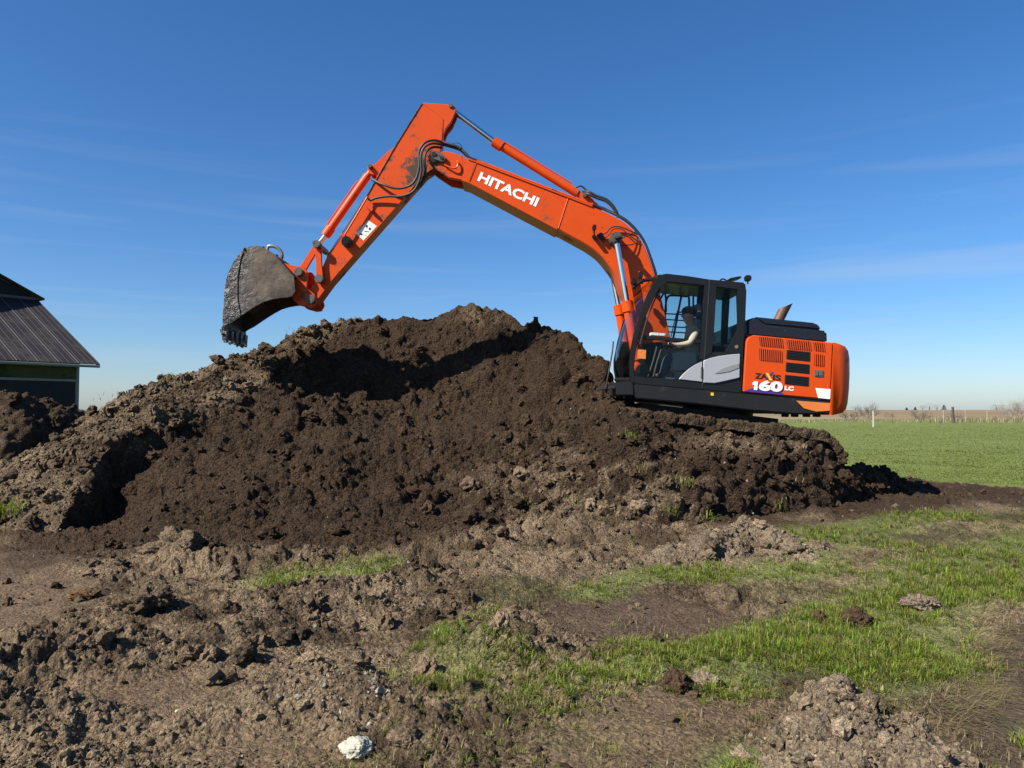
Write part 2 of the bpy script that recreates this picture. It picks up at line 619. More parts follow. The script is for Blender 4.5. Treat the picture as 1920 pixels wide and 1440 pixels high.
M['clod'] = soil_mat('clod_soil', 0.022, 38)
M['crumb'] = soil_mat('crumb_soil', 0.01, 70)
M['ground'] = soil_mat('trodden_soil', 0.034, 36, wet=True)
M['leaf'] = leaf_mat('grass_blades')
M['skin'] = surf('skin', (0.42, 0.22, 0.15), 0.55, vary=0.05)
M['jacket'] = surf('jacket_cloth', (0.30, 0.27, 0.20), 0.9, vary=0.12, bump=0.2, bump_scale=30)
M['trousers'] = surf('trouser_cloth', (0.04, 0.05, 0.08), 0.9)
M['cap'] = surf('cap_cloth', (0.045, 0.022, 0.018), 0.9)
M['rock'] = surf('pale_rock', (0.36, 0.34, 0.27), 0.9, spec=0.2, dirt=0.56, dirt_scale=14, dirt_col=(0.16, 0.13, 0.09), bump=0.9, bump_scale=45, vary=0.15)
M['roof'] = surf('roof_metal', (0.022, 0.018, 0.017), 0.6, spec=0.25, dirt=0.52, dirt_scale=0.7, dirt_col=(0.032, 0.027, 0.025), vary=0.2)
M['seam'] = surf('roof_seam', (0.065, 0.06, 0.06), 0.6, vary=0.4)
M['barn_wall'] = surf('barn_wall_metal', (0.010, 0.013, 0.016), 0.65, spec=0.2, vary=0.15)
M['barn_band'] = surf('barn_light_panel', (0.030, 0.042, 0.014), 0.6, spec=0.2, dirt=0.5, dirt_scale=0.9, dirt_col=(0.018, 0.022, 0.012), vary=0.3)
M['trim'] = surf('barn_trim', (0.13, 0.15, 0.148), 0.6, vary=0.1)
M['bark'] = surf('bare_bark', (0.095, 0.08, 0.066), 0.9, vary=0.3)
M['bark_grey'] = surf('grey_bark', (0.22, 0.19, 0.16), 0.9, vary=0.3)
M['evergreen'] = surf('evergreen_foliage', (0.035, 0.045, 0.035), 0.9, vary=0.3)
M['far_tree'] = surf('far_tree_twigs', (0.12, 0.11, 0.10), 0.95, vary=0.3)
M['post_dark'] = surf('weathered_post', (0.06, 0.05, 0.045), 0.9, vary=0.2)
M['post_white'] = surf('white_stake', (0.45, 0.42, 0.34), 0.7, vary=0.1)

# ------------------------------------------------------------------ ground
FRESH = np.array((0.047, 0.0295, 0.0170))
DARK = np.array((0.024, 0.0155, 0.0096))
TAN = np.array((0.158, 0.114, 0.070))
PALE = np.array((0.215, 0.165, 0.110))
MUD = np.array((0.104, 0.071, 0.042))
WETMUD = np.array((0.050, 0.034, 0.022))
TURF = np.array((0.085, 0.110, 0.026))
STRAW = np.array((0.210, 0.175, 0.090))

# where grass, smooth mud and crumbly soil lie (outlines in photograph pixels, laid on the level ground)
GRASS_ZONES = [
    ([(1075, 1120), (1130, 1085), (1250, 1062), (1420, 1050), (1545, 1028), (1590, 1045), (1560, 1066), (1400, 1082), (1250, 1102), (1110, 1132)], 1.0),
    ([(1440, 995), (1560, 978), (1700, 962), (1830, 958), (1840, 972), (1740, 990), (1660, 1020), (1560, 1035), (1500, 1020)], 0.9),
    ([(1640, 1085), (1740, 1030), (1830, 1005), (1925, 1000), (1990, 1000), (1990, 1150), (1920, 1145), (1800, 1150), (1720, 1130)], 1.0),
    ([(1060, 1255), (1180, 1225), (1310, 1195), (1400, 1165), (1530, 1140), (1640, 1100), (1740, 1120), (1800, 1150), (1830, 1200), (1812, 1290), (1720, 1330), (1650, 1345), (1610, 1265), (1520, 1262), (1400, 1280), (1250, 1290), (1080, 1295)], 0.95),
    ([(440, 1112), (480, 1072), (600, 1062), (740, 1048), (800, 1062), (640, 1092), (520, 1122)], 0.85),
    ([(730, 1265), (790, 1215), (880, 1160), (930, 1165), (965, 1235), (900, 1280), (800, 1292)], 0.7),
    ([(1285, 1460), (1310, 1425), (1360, 1400), (1440, 1405), (1475, 1460)], 2.6),
    ([(1880, 1372), (1930, 1360), (1960, 1410), (1900, 1400)], 2.4),
    ([(1050, 1350), (1150, 1330), (1180, 1400), (1020, 1440), (900, 1440), (930, 1390)], 0.12),
    ([(870, 1110), (1060, 1090), (1110, 1120), (960, 1150), (860, 1150)], 0.3),
    ([(900, 1290), (1080, 1270), (1120, 1330), (960, 1350)], 0.25),
]
LAWN = [(1430, 772), (2600, 772), (2600, 935), (1930, 915), (1800, 905), (1680, 892), (1600, 880), (1500, 850), (1430, 800)]
MIXED = [(1560, 1040), (1700, 985), (1850, 960), (2100, 950), (2100, 1010), (1900, 1000), (1760, 1030), (1640, 1090), (1520, 1130), (1380, 1130), (1420, 1090)]
SMOOTH = [
    [(-200, 1030), (60, 1035), (160, 1060), (200, 1090), (190, 1130), (120, 1180), (40, 1205), (-200, 1230)],
    [(1005, 1150), (1100, 1125), (1250, 1112), (1340, 1135), (1390, 1160), (1340, 1200), (1200, 1225), (1060, 1200)],
    [(1090, 1320), (1250, 1292), (1420, 1285), (1530, 1290), (1500, 1330), (1430, 1400), (1400, 1470), (900, 1470), (1000, 1390)],
    [(1850, 1190), (1990, 1160), (2050, 1480), (1760, 1480), (1800, 1360), (1770, 1320), (1830, 1260)],
    [(380, 1400), (520, 1370), (650, 1385), (640, 1480), (300, 1480)],
    [(100, 1300), (300, 1270), (420, 1290), (330, 1340), (140, 1370), (60, 1350)],
]
# low windrows of turned soil: (px, py, height, half width)
BERMS = [
    [(-120, 1330, .10, .30), (60, 1285, .16, .28), (200, 1262, .17, .25), (330, 1235, .10, .22), (450, 1205, .12, .25), (560, 1165, .10, .25), (650, 1150, .08, .3)],
    [(-150, 1420, .10, .25), (40, 1390, .13, .22), (160, 1368, .07, .2)],
    [(330, 1160, .08, .4), (480, 1140, .13, .4), (620, 1125, .10, .4), (760, 1105, .07, .4)],
    [(130, 1165, .05, .2), (260, 1150, .10, .25), (330, 1140, .06, .25)],
    [(850, 1230, .12, .25), (905, 1245, .16, .22), (960, 1240, .10, .25)],
    [(880, 1075, .06, .3), (960, 1070, .10, .25), (1030, 1075, .05, .25)],
    [(840, 1035, .12, .4), (1000, 1015, .2, .5), (1150, 1010, .2, .5), (1240, 1015, .12, .4)],
    [(560, 1330, .06, .35), (650, 1310, .09, .35), (760, 1330, .08, .3), (800, 1360, .05, .2)],
    [(150, 1060, .06, .3), (400, 1060, .12, .4), (640, 1050, .08, .4), (800, 1040, .08, .4)],
    [(1330, 1330, .03, .2), (1260, 1370, .03, .3)],
]

def berm_h(X, Y):
    out = np.zeros_like(X)
    for line in BERMS:
        pts = [(G(x, y), h, w) for x, y, h, w in line]
        for (a, h0, w0), (b, h1, w1) in zip(pts, pts[1:]):
            dx, dy = b.x - a.x, b.y - a.y
            t = np.clip(((X - a.x) * dx + (Y - a.y) * dy) / (dx * dx + dy * dy), 0, 1)
            d2 = (X - a.x - t * dx) ** 2 + (Y - a.y - t * dy) ** 2
            w = w0 + (w1 - w0) * t
            out = np.maximum(out, (h0 + (h1 - h0) * t) * np.exp(-d2 / (w * w) * 2.0))
    return out

def _zones_raw(X, Y):
    """Grass cover, lawn and smooth-mud masks at ground points, edges frayed by noise."""
    jx = fbm2(X, Y, 0.5, 4, 61) * 0.55
    jy = fbm2(X, Y, 0.5, 4, 71) * 0.55
    px, py = proj(X + jx, np.maximum(Y + jy, 0.5), rise(X, Y))
    gr = np.zeros_like(X)
    for poly, k in GRASS_ZONES:
        gr = np.maximum(gr, np.where(inpoly(px, py, poly), k, 0))
    gr = np.maximum(gr, np.where(inpoly(px, py, MIXED), 0.32, 0))
    lawn = inpoly(px, py, LAWN) | (Y > 22)
    sm = np.zeros(X.shape, bool)
    for poly in SMOOTH:
        sm |= inpoly(px, py, poly)
    return gr, lawn, sm

def box(a, r):
    for ax in (0, 1):
        c = np.cumsum(np.pad(a, [(r + 1, r) if i == ax else (0, 0) for i in (0, 1)], mode='edge'), axis=ax)
        n = a.shape[ax]
        lo = np.take(c, np.arange(n), ax)
        hi = np.take(c, np.arange(n) + 2 * r + 1, ax)
        a = (hi - lo) / (2 * r + 1)
    return a
ZX, ZY, ZS = -14.0, 2.0, .03
_zx, _zy = np.meshgrid(np.arange(ZX, 15, ZS), np.arange(ZY, 24, ZS))
_g, _l, _m = _zones_raw(_zx, _zy)
ZMAP = [box(box(_g, 7), 7), box(box(_g, 3), 3), box(_l.astype(float), 3), box(box(_m.astype(float), 4), 3)]

def zsample(k, X, Y):
    m = ZMAP[k]
    u = np.clip((X - ZX) / ZS, 0, m.shape[1] - 1.001)
    v = np.clip((Y - ZY) / ZS, 0, m.shape[0] - 1.001)
    i, j = u.astype(int), v.astype(int)
    fu, fv = u - i, v - j
    return (m[j, i] * (1 - fu) + m[j, i + 1] * fu) * (1 - fv) + (m[j + 1, i] * (1 - fu) + m[j + 1, i + 1] * fu) * fv

def zones(X, Y):
    """Grass cover (sharp, soft), lawn and smooth mud, 0..1 each."""
    lawn = np.where(Y > 21.5, 1.0, zsample(2, X, Y))
    far = Y > 21.5
    return np.where(far, 0, zsample(0, X, Y)), np.where(far, 0, zsample(1, X, Y)), lawn, np.where(far, 0, zsample(3, X, Y))

def ground_z(X, Y, fine=True):
    near = smooth(45, 18, Y)
    z = fbm2(X, Y, 2.6, 3, 5) * 0.16 * near + rise(X, Y)
    br = berm_h(X, Y)
    z = z + br * (0.95 + 1.5 * fbm2(X, Y, 0.3, 4, 9, .6))
    if not fine:
        return z
    g0, gr, lawn, sm = zones(X, Y)
    rough = .95 * (1 - .88 * sm) * (1 - .55 * np.clip(gr, 0, 1)) * (1 - .9 * lawn)
    rough = np.clip(rough + br * 4 * (1 - lawn), 0, 1.2) * near
    crumb = np.clip(vnoise2(X / .9, Y / .9, 33) * 1.9 - .35, 0.1, 1.2)
    w1 = X + .09 * fbm2(X, Y, .12, 3, 35)
    w2 = Y + .09 * fbm2(X, Y, .12, 3, 37)
    z = z + rough * (fbm2(X, Y, 0.45, 6, 21, .62) * 0.21
                     + crumb * (bubble2(w1, w2, .21, 41, keep=.4) * .38 + bubble2(w1, w2, .085, 45, keep=.6) * .62)
                     + (.35 + .65 * crumb) * (bubble2(w1, w2, .042, 51, keep=.7) * .65 + bubble2(X, Y, .021, 55, keep=.7) * .7))
    # wheel and foot prints pressed into the smooth mud
    z = z + sm * .045 * fbm2(X, Y, .16, 4, 57, .5) * near
    return z, g0, gr, lawn, sm, rough

def build_ground():
    cols = np.concatenate([[-6, -3, -1.8, -1.2, -.95], np.linspace(-.80, .80, 860), [.95, 1.2, 1.8, 3, 6]])
    pys = np.linspace(1500, 800, 560)
    rows = F * EYE / (pys - 770)
    rows = np.concatenate([[.6, 1.2, 1.8, 2.4], rows, [90, 110, 150, 220, 350, 600, 1000, 2500, 9000]])
    A, Y = np.meshgrid(cols, rows)
    X = A * Y
    Xf, Yf = X.ravel(), Y.ravel()
    z, g0, gr, lawn, sm, rough = ground_z(Xf, Yf)
    z = z - smooth(140, 400, Yf) * 0.4
    n1 = fbm2(Xf, Yf, 1.1, 5, 81, .6) + .5
    n2 = fbm2(Xf, Yf, .22, 4, 91, .6) + .5
    n3 = fbm2(Xf, Yf, .06, 3, 95, .6) + .5
    mix = np.clip((n1 - .45) * 3 + (n2 - .5) * 2 + (n3 - .5) * 1.5 + .45, 0, 1)[:, None]
    c = MUD * .68 * (1 - mix) + TAN * 1.32 * mix
    S = sm[:, None]
    c = c * (1 - S) + S * MUD * (.75 + .7 * n2[:, None])
    # damp dark soil spread out from the foot of the mound
    px, py = proj(Xf, Yf, rise(Xf, Yf))
    py0 = py
    py = py + 170 * fbm2(Xf, Yf, 1.3, 5, 97, .62)
    damp = smooth(1110, 1000, py) * smooth(960, 760, px) + smooth(1010, 960, py) * smooth(900, 1100, px)
    damp = np.clip(damp, 0, 1)[:, None] * (1 - lawn)[:, None]
    c = c * (1 - damp) + FRESH * (.85 + .6 * n2[:, None]) * damp
    py = py0
    m2 = (S > .5) & (inpoly(px, py, SMOOTH[1]) | inpoly(px, py, SMOOTH[3]))[:, None]
    c = np.where(m2, WETMUD * (1.15 + .7 * n2[:, None]), c)
    g = np.clip(gr, 0, 1)[:, None]
    turf = TURF * (.7 + .6 * n2[:, None]) + STRAW * .22 * n1[:, None]
    c = c * (1 - .8 * g) + turf * .8 * g
    ln = (fbm2(Xf, Yf, 6, 5, 101, .6) + .5)[:, None]
    lc = np.array((.122, .150, .032)) * (.8 + .4 * n1[:, None]) * (1.05 - .35 * ln) + np.array((.17, .15, .055)) * np.clip(ln - .35, 0, 1) * .55
    W = lawn[:, None]
    c = c * (1 - W) + lc * W
    alpha = np.clip(.25 + rough * .8, 0, 1)
    col = np.concatenate([np.clip(c, 0.005, 1), alpha[:, None]], 1)
    nr, nc = Y.shape
    idx = np.arange(nr * nc).reshape(nr, nc)
    f = np.stack([idx[:-1, :-1], idx[:-1, 1:], idx[1:, 1:], idx[1:, :-1]], -1).reshape(-1, 4)
    o = np_mesh('ground', np.stack([Xf, Yf, z], 1), f, M['ground'], col)
    tag(o, kind='structure')
build_ground()

def build_field():
    """Ploughed field beyond the lawn, rising a little to the horizon."""
    m, nt, N, L, b = new_mat('ploughed_field')
    g = N.new('ShaderNodeNewGeometry')
    mp = N.new('ShaderNodeMapping'); mp.inputs['Scale'].default_value = (.012, .09, 1)
    no = N.new('ShaderNodeTexNoise'); no.inputs['Scale'].default_value = 1; no.inputs['Detail'].default_value = 7
    L.new(g.outputs['Position'], mp.inputs['Vector']); L.new(mp.outputs[0], no.inputs['Vector'])
    mx = N.new('ShaderNodeMix'); mx.data_type = 'RGBA'
    mx.inputs[6].default_value = (.15, .105, .062, 1); mx.inputs[7].default_value = (.24, .185, .11, 1)
    rp = ramp(N, .35, .65)
    L.new(no.outputs[0], rp.inputs['Value']); L.new(rp.outputs[0], mx.inputs[0])
    L.new(mx.outputs[2], b.inputs['Base Color']); b.inputs['Roughness'].default_value = 1
    b.inputs['Specular IOR Level'].default_value = 0.05
    rows = [132, 140, 170, 220, 300, 420, 560, 700, 760, 1200, 5000]
    hs = [-.05, .06, .14, .3, .62, 1.15, 1.75, 2.2, 2.3, -2, -60]
    xs = np.linspace(-6, 6, 61)
    v, f = [], []
    for Y, h in zip(rows, hs):
        for a in xs:
            v.append((a * Y, Y, h + .12 * mnoise.noise(Vector((a * 5, Y * .01, 0))) * (Y > 200)))
    n = len(xs)
    for i in range(len(rows) - 1):
        for j in range(n - 1):
            f.append((i * n + j, i * n + j + 1, (i + 1) * n + j + 1, (i + 1) * n + j))
    tag(np_mesh('field', v, np.array(f), m), kind='structure')
build_field()

# ------------------------------------------------------------------ the big mound
TAB = np.array([  # px x, silhouette y, ridge depth, toe y, steepness
    (-260, 960, 12.0, 975, 0.6), (-120, 925, 12.2, 985, 0.55), (0, 872, 12.4, 1000, 0.55), (60, 842, 12.6, 1003, 0.55), (120, 803, 12.8, 1005, 0.55),
    (170, 765, 13.0, 1008, .58), (220, 747, 13.1, 1015, .68), (300, 708, 13.3, 1022, .9),
    (370, 693, 13.5, 1030, 1.2), (430, 668, 13.8, 1036, 1.3), (500, 645, 14.1, 1042, 1.45),
    (560, 620, 14.4, 1045, 1.6), (640, 598, 14.8, 1045, 1.75), (720, 589, 15.0, 1040, 1.8),
    (800, 583, 15.1, 1035, 1.8), (835, 579, 15.1, 1032, 1.8), (860, 574, 15.1, 1030, 1.75), (915, 574, 15.0, 1026, 1.7),
    (948, 578, 14.9, 1020, 1.65), (982, 600, 14.7, 1016, 1.55), (1006, 588, 14.6, 1014, 1.5),
    (1040, 616, 14.2, 1012, 1.4), (1070, 644, 13.8, 1010, 1.3), (1100, 668, 13.4, 1010, 1.2),
    (1140, 684, 13.0, 1006, 1.1), (1200, 700, 12.8, 1000, 1.0), (2000, 760, 12.8, 1000, 1.0)], float)
BENCH = np.array([  # px x, bank top z, bank top depth, toe y, pad z
    (900, 1.75, 11.6, 1020, 1.2), (1100, 1.64, 11.5, 1010, 1.2), (1130, 1.76, 11.44, 1006, 1.82), (1165, 1.68, 11.43, 1002, 1.76), (1185, 1.56, 11.43, 1000, 1.60), (1205, 1.46, 11.43, 997, 1.2),
    (1350, 1.32, 11.42, 985, .9), (1450, 1.24, 11.42, 975, .85), (1500, 1.17, 11.42, 971, .75), (1525, 1.12, 11.42, 968, .6),
    (1552, .96, 11.45, 962, .5), (1580, .68, 11.7, 955, .45), (1640, .54, 12.2, 942, .44), (1672, .46, 12.5, 935, .42),
    (1700, .28, 12.7, 930, .24), (1780, .17, 13.0, 922, .14), (1860, .07, 13.2, 918, .06), (2000, -.1, 13.2, 915, -.1)], float)
CREST = [(95, 1040), (112, 1000), (150, 905), (200, 852), (250, 818), (330, 778), (420, 738), (480, 716), (540, 652), (600, 618), (660, 600)]

def smin(a, b, k):
    h = np.clip(.5 + .5 * (b - a) / k, 0, 1)
    return b * (1 - h) + a * h - k * h * (1 - h)

def mound_base(px, Y):
    """Height of the heap at column px (photograph x) and depth Y."""
    t = lambda k, T: np.interp(px, T[:, 0], T[:, k])
    ytop, Yr, ytoe, p = (t(k, TAB) for k in (1, 2, 3, 4))
    zr = EYE + (770 - ytop) / F * Yr
    Yt = F * EYE / (ytoe - 770)
    q = (Y - Yt) / (Yr - Yt)
    front = np.where(q > 0, zr * np.maximum(q, 1e-4) ** p, q * 1.6)
    hl = smin(front, zr + .04 - .85 * (Y - Yr), .12)
    zb, Yb, yto, pad = (t(k, BENCH) for k in (1, 2, 3, 4))
    zt = .15 * smooth(1050, 1250, px)
    Yt2 = F * (EYE - zt) / (yto - 770)
    q2 = (Y - Yt2) / np.maximum(Yb - Yt2, .5)
    f2 = np.where(q2 > 0, zt + (zb - zt) * np.minimum(np.maximum(q2, 1e-4), 1) ** .85, zt + q2 * 1.2)
    inner = smooth(.02, .16, Y - Yb)
    hr = f2 * (1 - inner) + pad * inner
    hr = smin(hr, pad + 1.2 - .7 * (Y - 14.3), .1) if False else np.where(Y > 14.5, pad - .6 * (Y - 14.5), hr)
    w = smooth(1066, 1160, px - np.clip(Y - 11.4, 0, 2.2) * 30)
    return hl * (1 - w) + hr * w, w

def crest_side(px, py):
    """Signed pixel distance to the spur's crest: positive on the cut side (right of and below it)."""
    best = np.full(px.shape, 1e9)
    sign = np.zeros(px.shape)
    for (x1, y1), (x2, y2) in zip(CREST, CREST[1:]):
        dx, dy = x2 - x1, y2 - y1
        t = np.clip(((px - x1) * dx + (py - y1) * dy) / (dx * dx + dy * dy), 0, 1)
        d = np.hypot(px - x1 - t * dx, py - y1 - t * dy)
        s = np.sign(dx * (py - y1) - dy * (px - x1))
        m = d < best
        best = np.where(m, d, best)
        sign = np.where(m, s, sign)
    return best * sign

def build_mound():
    xs = np.linspace(-230, 1960, 980)
    ys = np.concatenate([np.arange(8.0, 15.4, .0185), np.arange(15.4, 20, .12)])
    PX, Y = np.meshgrid(xs, ys)
    X = (PX - CX) / F * Y
    H, wr = mound_base(PX, Y)
    _, py = proj(X, Y, H)
    sd = crest_side(PX + 26 * fbm2(X, Y, .6, 3, 200), py + 26 * fbm2(X, Y, .6, 3, 210))
    cutd = np.interp(PX, [90, 140, 200, 250, 300, 360, 480, 560, 640], [.75, .95, .9, .55, .26, .16, .12, .06, 0])
    face = smooth(-4, 14, sd)                    # 0 on the old spur, 1 on the fresh cut
    cut = np.maximum(H - cutd * face * smooth(420, 130, sd), np.minimum(H, .04))
    H = np.where(PX < 700, cut, H)
    # hollow dug under the upper edge of the face
    hx = np.exp(-((PX - 800) / 230) ** 2 - ((py - 722) / 62) ** 2)
    H = H - .40 * hx
    # peaks and notches along the top
    H = H + .30 * fbm2(X, Y, 1.5, 3, 220) * smooth(0, .6, H) * (1 - .7 * smooth(13.6, 14.4, Y))
    B = np.stack([X, Y, H], -1)
    du = np.gradient(B, axis=1)
    dv = np.gradient(B, axis=0)
    nrm = np.cross(du, dv)
    nrm /= np.linalg.norm(nrm, axis=-1, keepdims=True)
    # soften the direction so that neighbouring lumps do not fold over each other
    nrm = nrm + np.array((0, -.15, .35))
    nrm /= np.linalg.norm(nrm, axis=-1, keepdims=True)
    nrm = nrm.reshape(-1, 3)
    B = B.reshape(-1, 3)
    x, y, z = B[:, 0], B[:, 1], B[:, 2]
    spur = 1 - face.ravel()
    spur = np.where(PX.ravel() > 760, 0, spur)
    big = fbm3(x, y, z, .85, 4, 230, .55)
    med = bubble3(x, y, z, .34, 240, .3, .75, .55)
    sml = bubble3(x, y, z, .135, 250, .3, .75, .75)
    tin = bubble3(x, y, z, .058, 260, .3, .75, .8)
    fin = fbm3(x, y, z, .09, 3, 270, .6)
    lump = np.clip(fbm3(x, y, z, 1.1, 3, 280) * 3 + .6, .15, 1.3)
    bankw = wr.ravel() * smooth(1000, 1090, PX.ravel())
    slide = fbm2(x + .15 * z, y * .12, .22, 4, 285, .6)                # runnels where the soil slid down the face
    calm = np.clip(fbm3(x, y, z, .7, 3, 290) * 4.2 + .7, .06, 1.35)
    d = .36 * big + lump * (.55 + .3 * bankw) * (1 - .45 * spur) * med + .66 * calm * (1 - .25 * spur) * sml + (.5 + .3 * calm) * tin + .06 * fin
    d = d + .10 * slide * (1 - spur) * (1 - bankw)
    low = smooth(.0, .75, z + .1)
    d = d * (.6 + .4 * low) - .05 - .04 * (1 - low)
    Q = B + nrm * d[:, None]
    # colours: fresh black earth on the cut, weathered tan crumbs on the spur and on loose clods
    n1 = fbm3(x, y, z, .7, 4, 300, .6) + .5
    n2 = fbm3(x, y, z, .16, 3, 310, .6) + .5
    tan = spur * smooth(.28, .62, n1 * .6 + n2 * .4) * .95
    pxr, pyr = PX.ravel(), py.ravel()
    loose = np.exp(-((pxr - 1100) / 150) ** 2 - ((pyr - 950) / 85) ** 2)
    tan = np.maximum(tan, smooth(.50, .64, n1 * .5 + n2 * .5 + .17 * loose - .02) * np.sqrt(loose) * 1.2)
    cap = np.exp(-((pxr - 900) / 45) ** 2 - ((pyr - 588) / 14) ** 2)
    tan = np.maximum(tan, cap * smooth(.35, .55, n2) * .8)
    bank = np.exp(-((pyr - 835) / 22) ** 2) * smooth(1240, 1320, pxr) * smooth(1560, 1530, pxr)
    tan = np.maximum(tan, bank * smooth(.45, .6, n2) * .7)
    tan = np.clip(tan, 0, 1)[:, None]
    base = DARK * (1 - n1[:, None]) * 1.15 + FRESH * 1.25 * n1[:, None]
    base = base * (.75 + .5 * n2[:, None])
    tcol = TAN * (.5 + .72 * n2[:, None])
    col = base * (1 - tan) + tcol * tan
    nr, nc = Y.shape
    idx = np.arange(nr * nc).reshape(nr, nc)
    f = np.stack([idx[:-1, :-1], idx[:-1, 1:], idx[1:, 1:], idx[1:, :-1]], -1).reshape(-1, 4)
    keep = (Q[:, 2][f] > -.14).any(1)
    f = f[keep]
    used = np.unique(f)
    rem = np.full(nr * nc, -1, np.int64)
    rem[used] = np.arange(len(used))
    o = np_mesh('dirt_mound', Q[used], rem[f], M['soil'], col[used])
    tag(o, 'long high mound of fresh dark brown soil beneath the excavator arm', 'dirt mound')
    return Q, nrm, col, np.stack([pxr, pyr, spur, H.ravel()], 1)
MQ, MN, MCOL, MINF = build_mound()

# ------------------------------------------------------------------ smaller heaps and clods
def ridge_heap(name, label, cat, line, res, c0, c1, amp=1.0, cells=(.2, .085, .035), depth=None, group=None):
    """A heap along a ridge line of (px, py, height, half width) on the ground, its flanks lumpy."""
    pts = [(G(x, y) if depth is None else Vector((P(x, y, depth).x, depth + (0 if k % 2 == 0 else 0), 0)), h, w) for k, (x, y, h, w) in enumerate(line)]
    wm = max(p[2] for p in pts)
    x0, x1 = min(p[0].x for p in pts) - wm * 1.2, max(p[0].x for p in pts) + wm * 1.2
    y0, y1 = min(p[0].y for p in pts) - wm * 1.2, max(p[0].y for p in pts) + wm * 1.2
    X, Y = np.meshgrid(np.arange(x0, x1, res), np.arange(y0, y1, res))
    wx = X + .5 * wm * fbm2(X, Y, wm * .9, 3, 400)
    wy = Y + .5 * wm * fbm2(X, Y, wm * .9, 3, 410)
    H = np.full(X.shape, -1.0)
    for (a, h0, w0), (b, h1, w1) in zip(pts, pts[1:]) if len(pts) > 1 else [(pts[0], (pts[0][0] + Vector((.01, 0, 0)), pts[0][1], pts[0][2]))]:
        dx, dy = b.x - a.x, b.y - a.y
        t = np.clip(((wx - a.x) * dx + (wy - a.y) * dy) / (dx * dx + dy * dy + 1e-9), 0, 1)
        d = np.hypot(wx - a.x - t * dx, wy - a.y - t * dy)
        w = w0 + (w1 - w0) * t
        h = h0 + (h1 - h0) * t
        H = np.maximum(H, h * (1 - (d / w) ** 1.5))
    gz = ground_z(X.ravel(), Y.ravel(), False).reshape(X.shape)
    B = np.stack([X, Y, H + gz], -1)
    du, dv = np.gradient(B, axis=1), np.gradient(B, axis=0)
    n = np.cross(du, dv)
    n /= np.linalg.norm(n, axis=-1, keepdims=True)
    n = (n + np.array((0, 0, .4))).reshape(-1, 3)
    n /= np.linalg.norm(n, axis=-1, keepdims=True)
    B = B.reshape(-1, 3)
    x, y, z = B.T
    d = amp * (.3 * fbm3(x, y, z, cells[0] * 3, 3, 420) * wm * .5
               + .45 * bubble3(x, y, z, cells[0], 430, .3, .75, .6) + .55 * bubble3(x, y, z, cells[1], 440) + .6 * bubble3(x, y, z, cells[2], 450)
               + .02 * fbm3(x, y, z, .05, 3, 460, .6))
    Q = B + n * d[:, None]
    n1 = np.clip(fbm3(x, y, z, .35, 4, 470, .6) * 1.6 + .5, 0, 1)[:, None]
    col = np.array(c0) * (1 - n1) + np.array(c1) * n1
    nr, nc = X.shape
    idx = np.arange(nr * nc).reshape(nr, nc)
    f = np.stack([idx[:-1, :-1], idx[:-1, 1:], idx[1:, 1:], idx[1:, :-1]], -1).reshape(-1, 4)
    f = f[(H.ravel()[f] > -.06).any(1)]
    used = np.unique(f)
    rem = np.full(nr * nc, -1, np.int64)
    rem[used] = np.arange(len(used))
    o = np_mesh(name, Q[used], rem[f], M['clod'], col[used])
    nk = min(1500, int(len(used) * .05) + 60)
    k_ = rng.choice(used, nk)
    sz = np.minimum(cells[2] * (.22 + .3 * rng.pareto(2.4, nk)), cells[0] * .45)
    spread = rng.normal(0, wm * .12, (nk, 3)) * np.array((1, 1, 0))
    pos = Q[k_] + spread
    pos[:, 2] = np.where(np.abs(spread[:, 0]) > wm * .06, np.minimum(pos[:, 2], Q[k_][:, 2]), pos[:, 2]) + sz * .2
    HEAP_CRUMBS.append((Q[k_] + np.array((0, 0, 1)) * (sz * .25)[:, None], sz, col[k_] * rng.uniform(.6, 1.4, (nk, 1))))
    return tag(o, label, cat, group)
HEAP_CRUMBS = []

ridge_heap('dirt_heap', 'dark lumpy dirt heap standing in front of the barn', 'dirt heap',
           [(-260, 860, 1.6, 2.4), (-60, 850, 2.05, 2.3), (40, 852, 1.95, 2.2), (100, 860, 1.45, 2.0), (135, 870, .9, 1.6)], .032, FRESH * .7, TAN * .55, 1.25, (.30, .13, .07), depth=15.6)
ridge_heap('soil_ridge', 'long tan ridge of dry clods between the mound and the grass strip', 'soil ridge',
           [(1245, 1052, .04, .18), (1310, 1042, .13, .24), (1400, 1018, .24, .30), (1445, 1024, .20, .28), (1490, 1038, .07, .22)], .013, TAN * .7, PALE, 1.15, (.17, .08, .036))
ridge_heap('soil_clump', 'small tan soil clump in the grass just right of the long tan ridge', 'soil clump',
           [(1525, 1032, .10, .13), (1543, 1030, .06, .12)], .011, TAN * .7, PALE, .8, (.12, .06, .03))
ridge_heap('soil_heap', 'crumbly tan soil heap at the bottom edge beside the green grass', 'soil heap',
           [(1570, 1318, .13, .14), (1560, 1375, .20, .25), (1570, 1440, .15, .36), (1690, 1455, .12, .32)], .0065, TAN * .75, PALE * 1.05, 1.15, (.12, .055, .024))
ridge_heap('soil_heap', 'small tan knob of soil right of the crumbly foreground heap', 'soil heap',
           [(1700, 1376, .10, .09), (1715, 1392, .08, .09)], .006, TAN * .75, PALE * 1.05, .7, (.08, .04, .02))

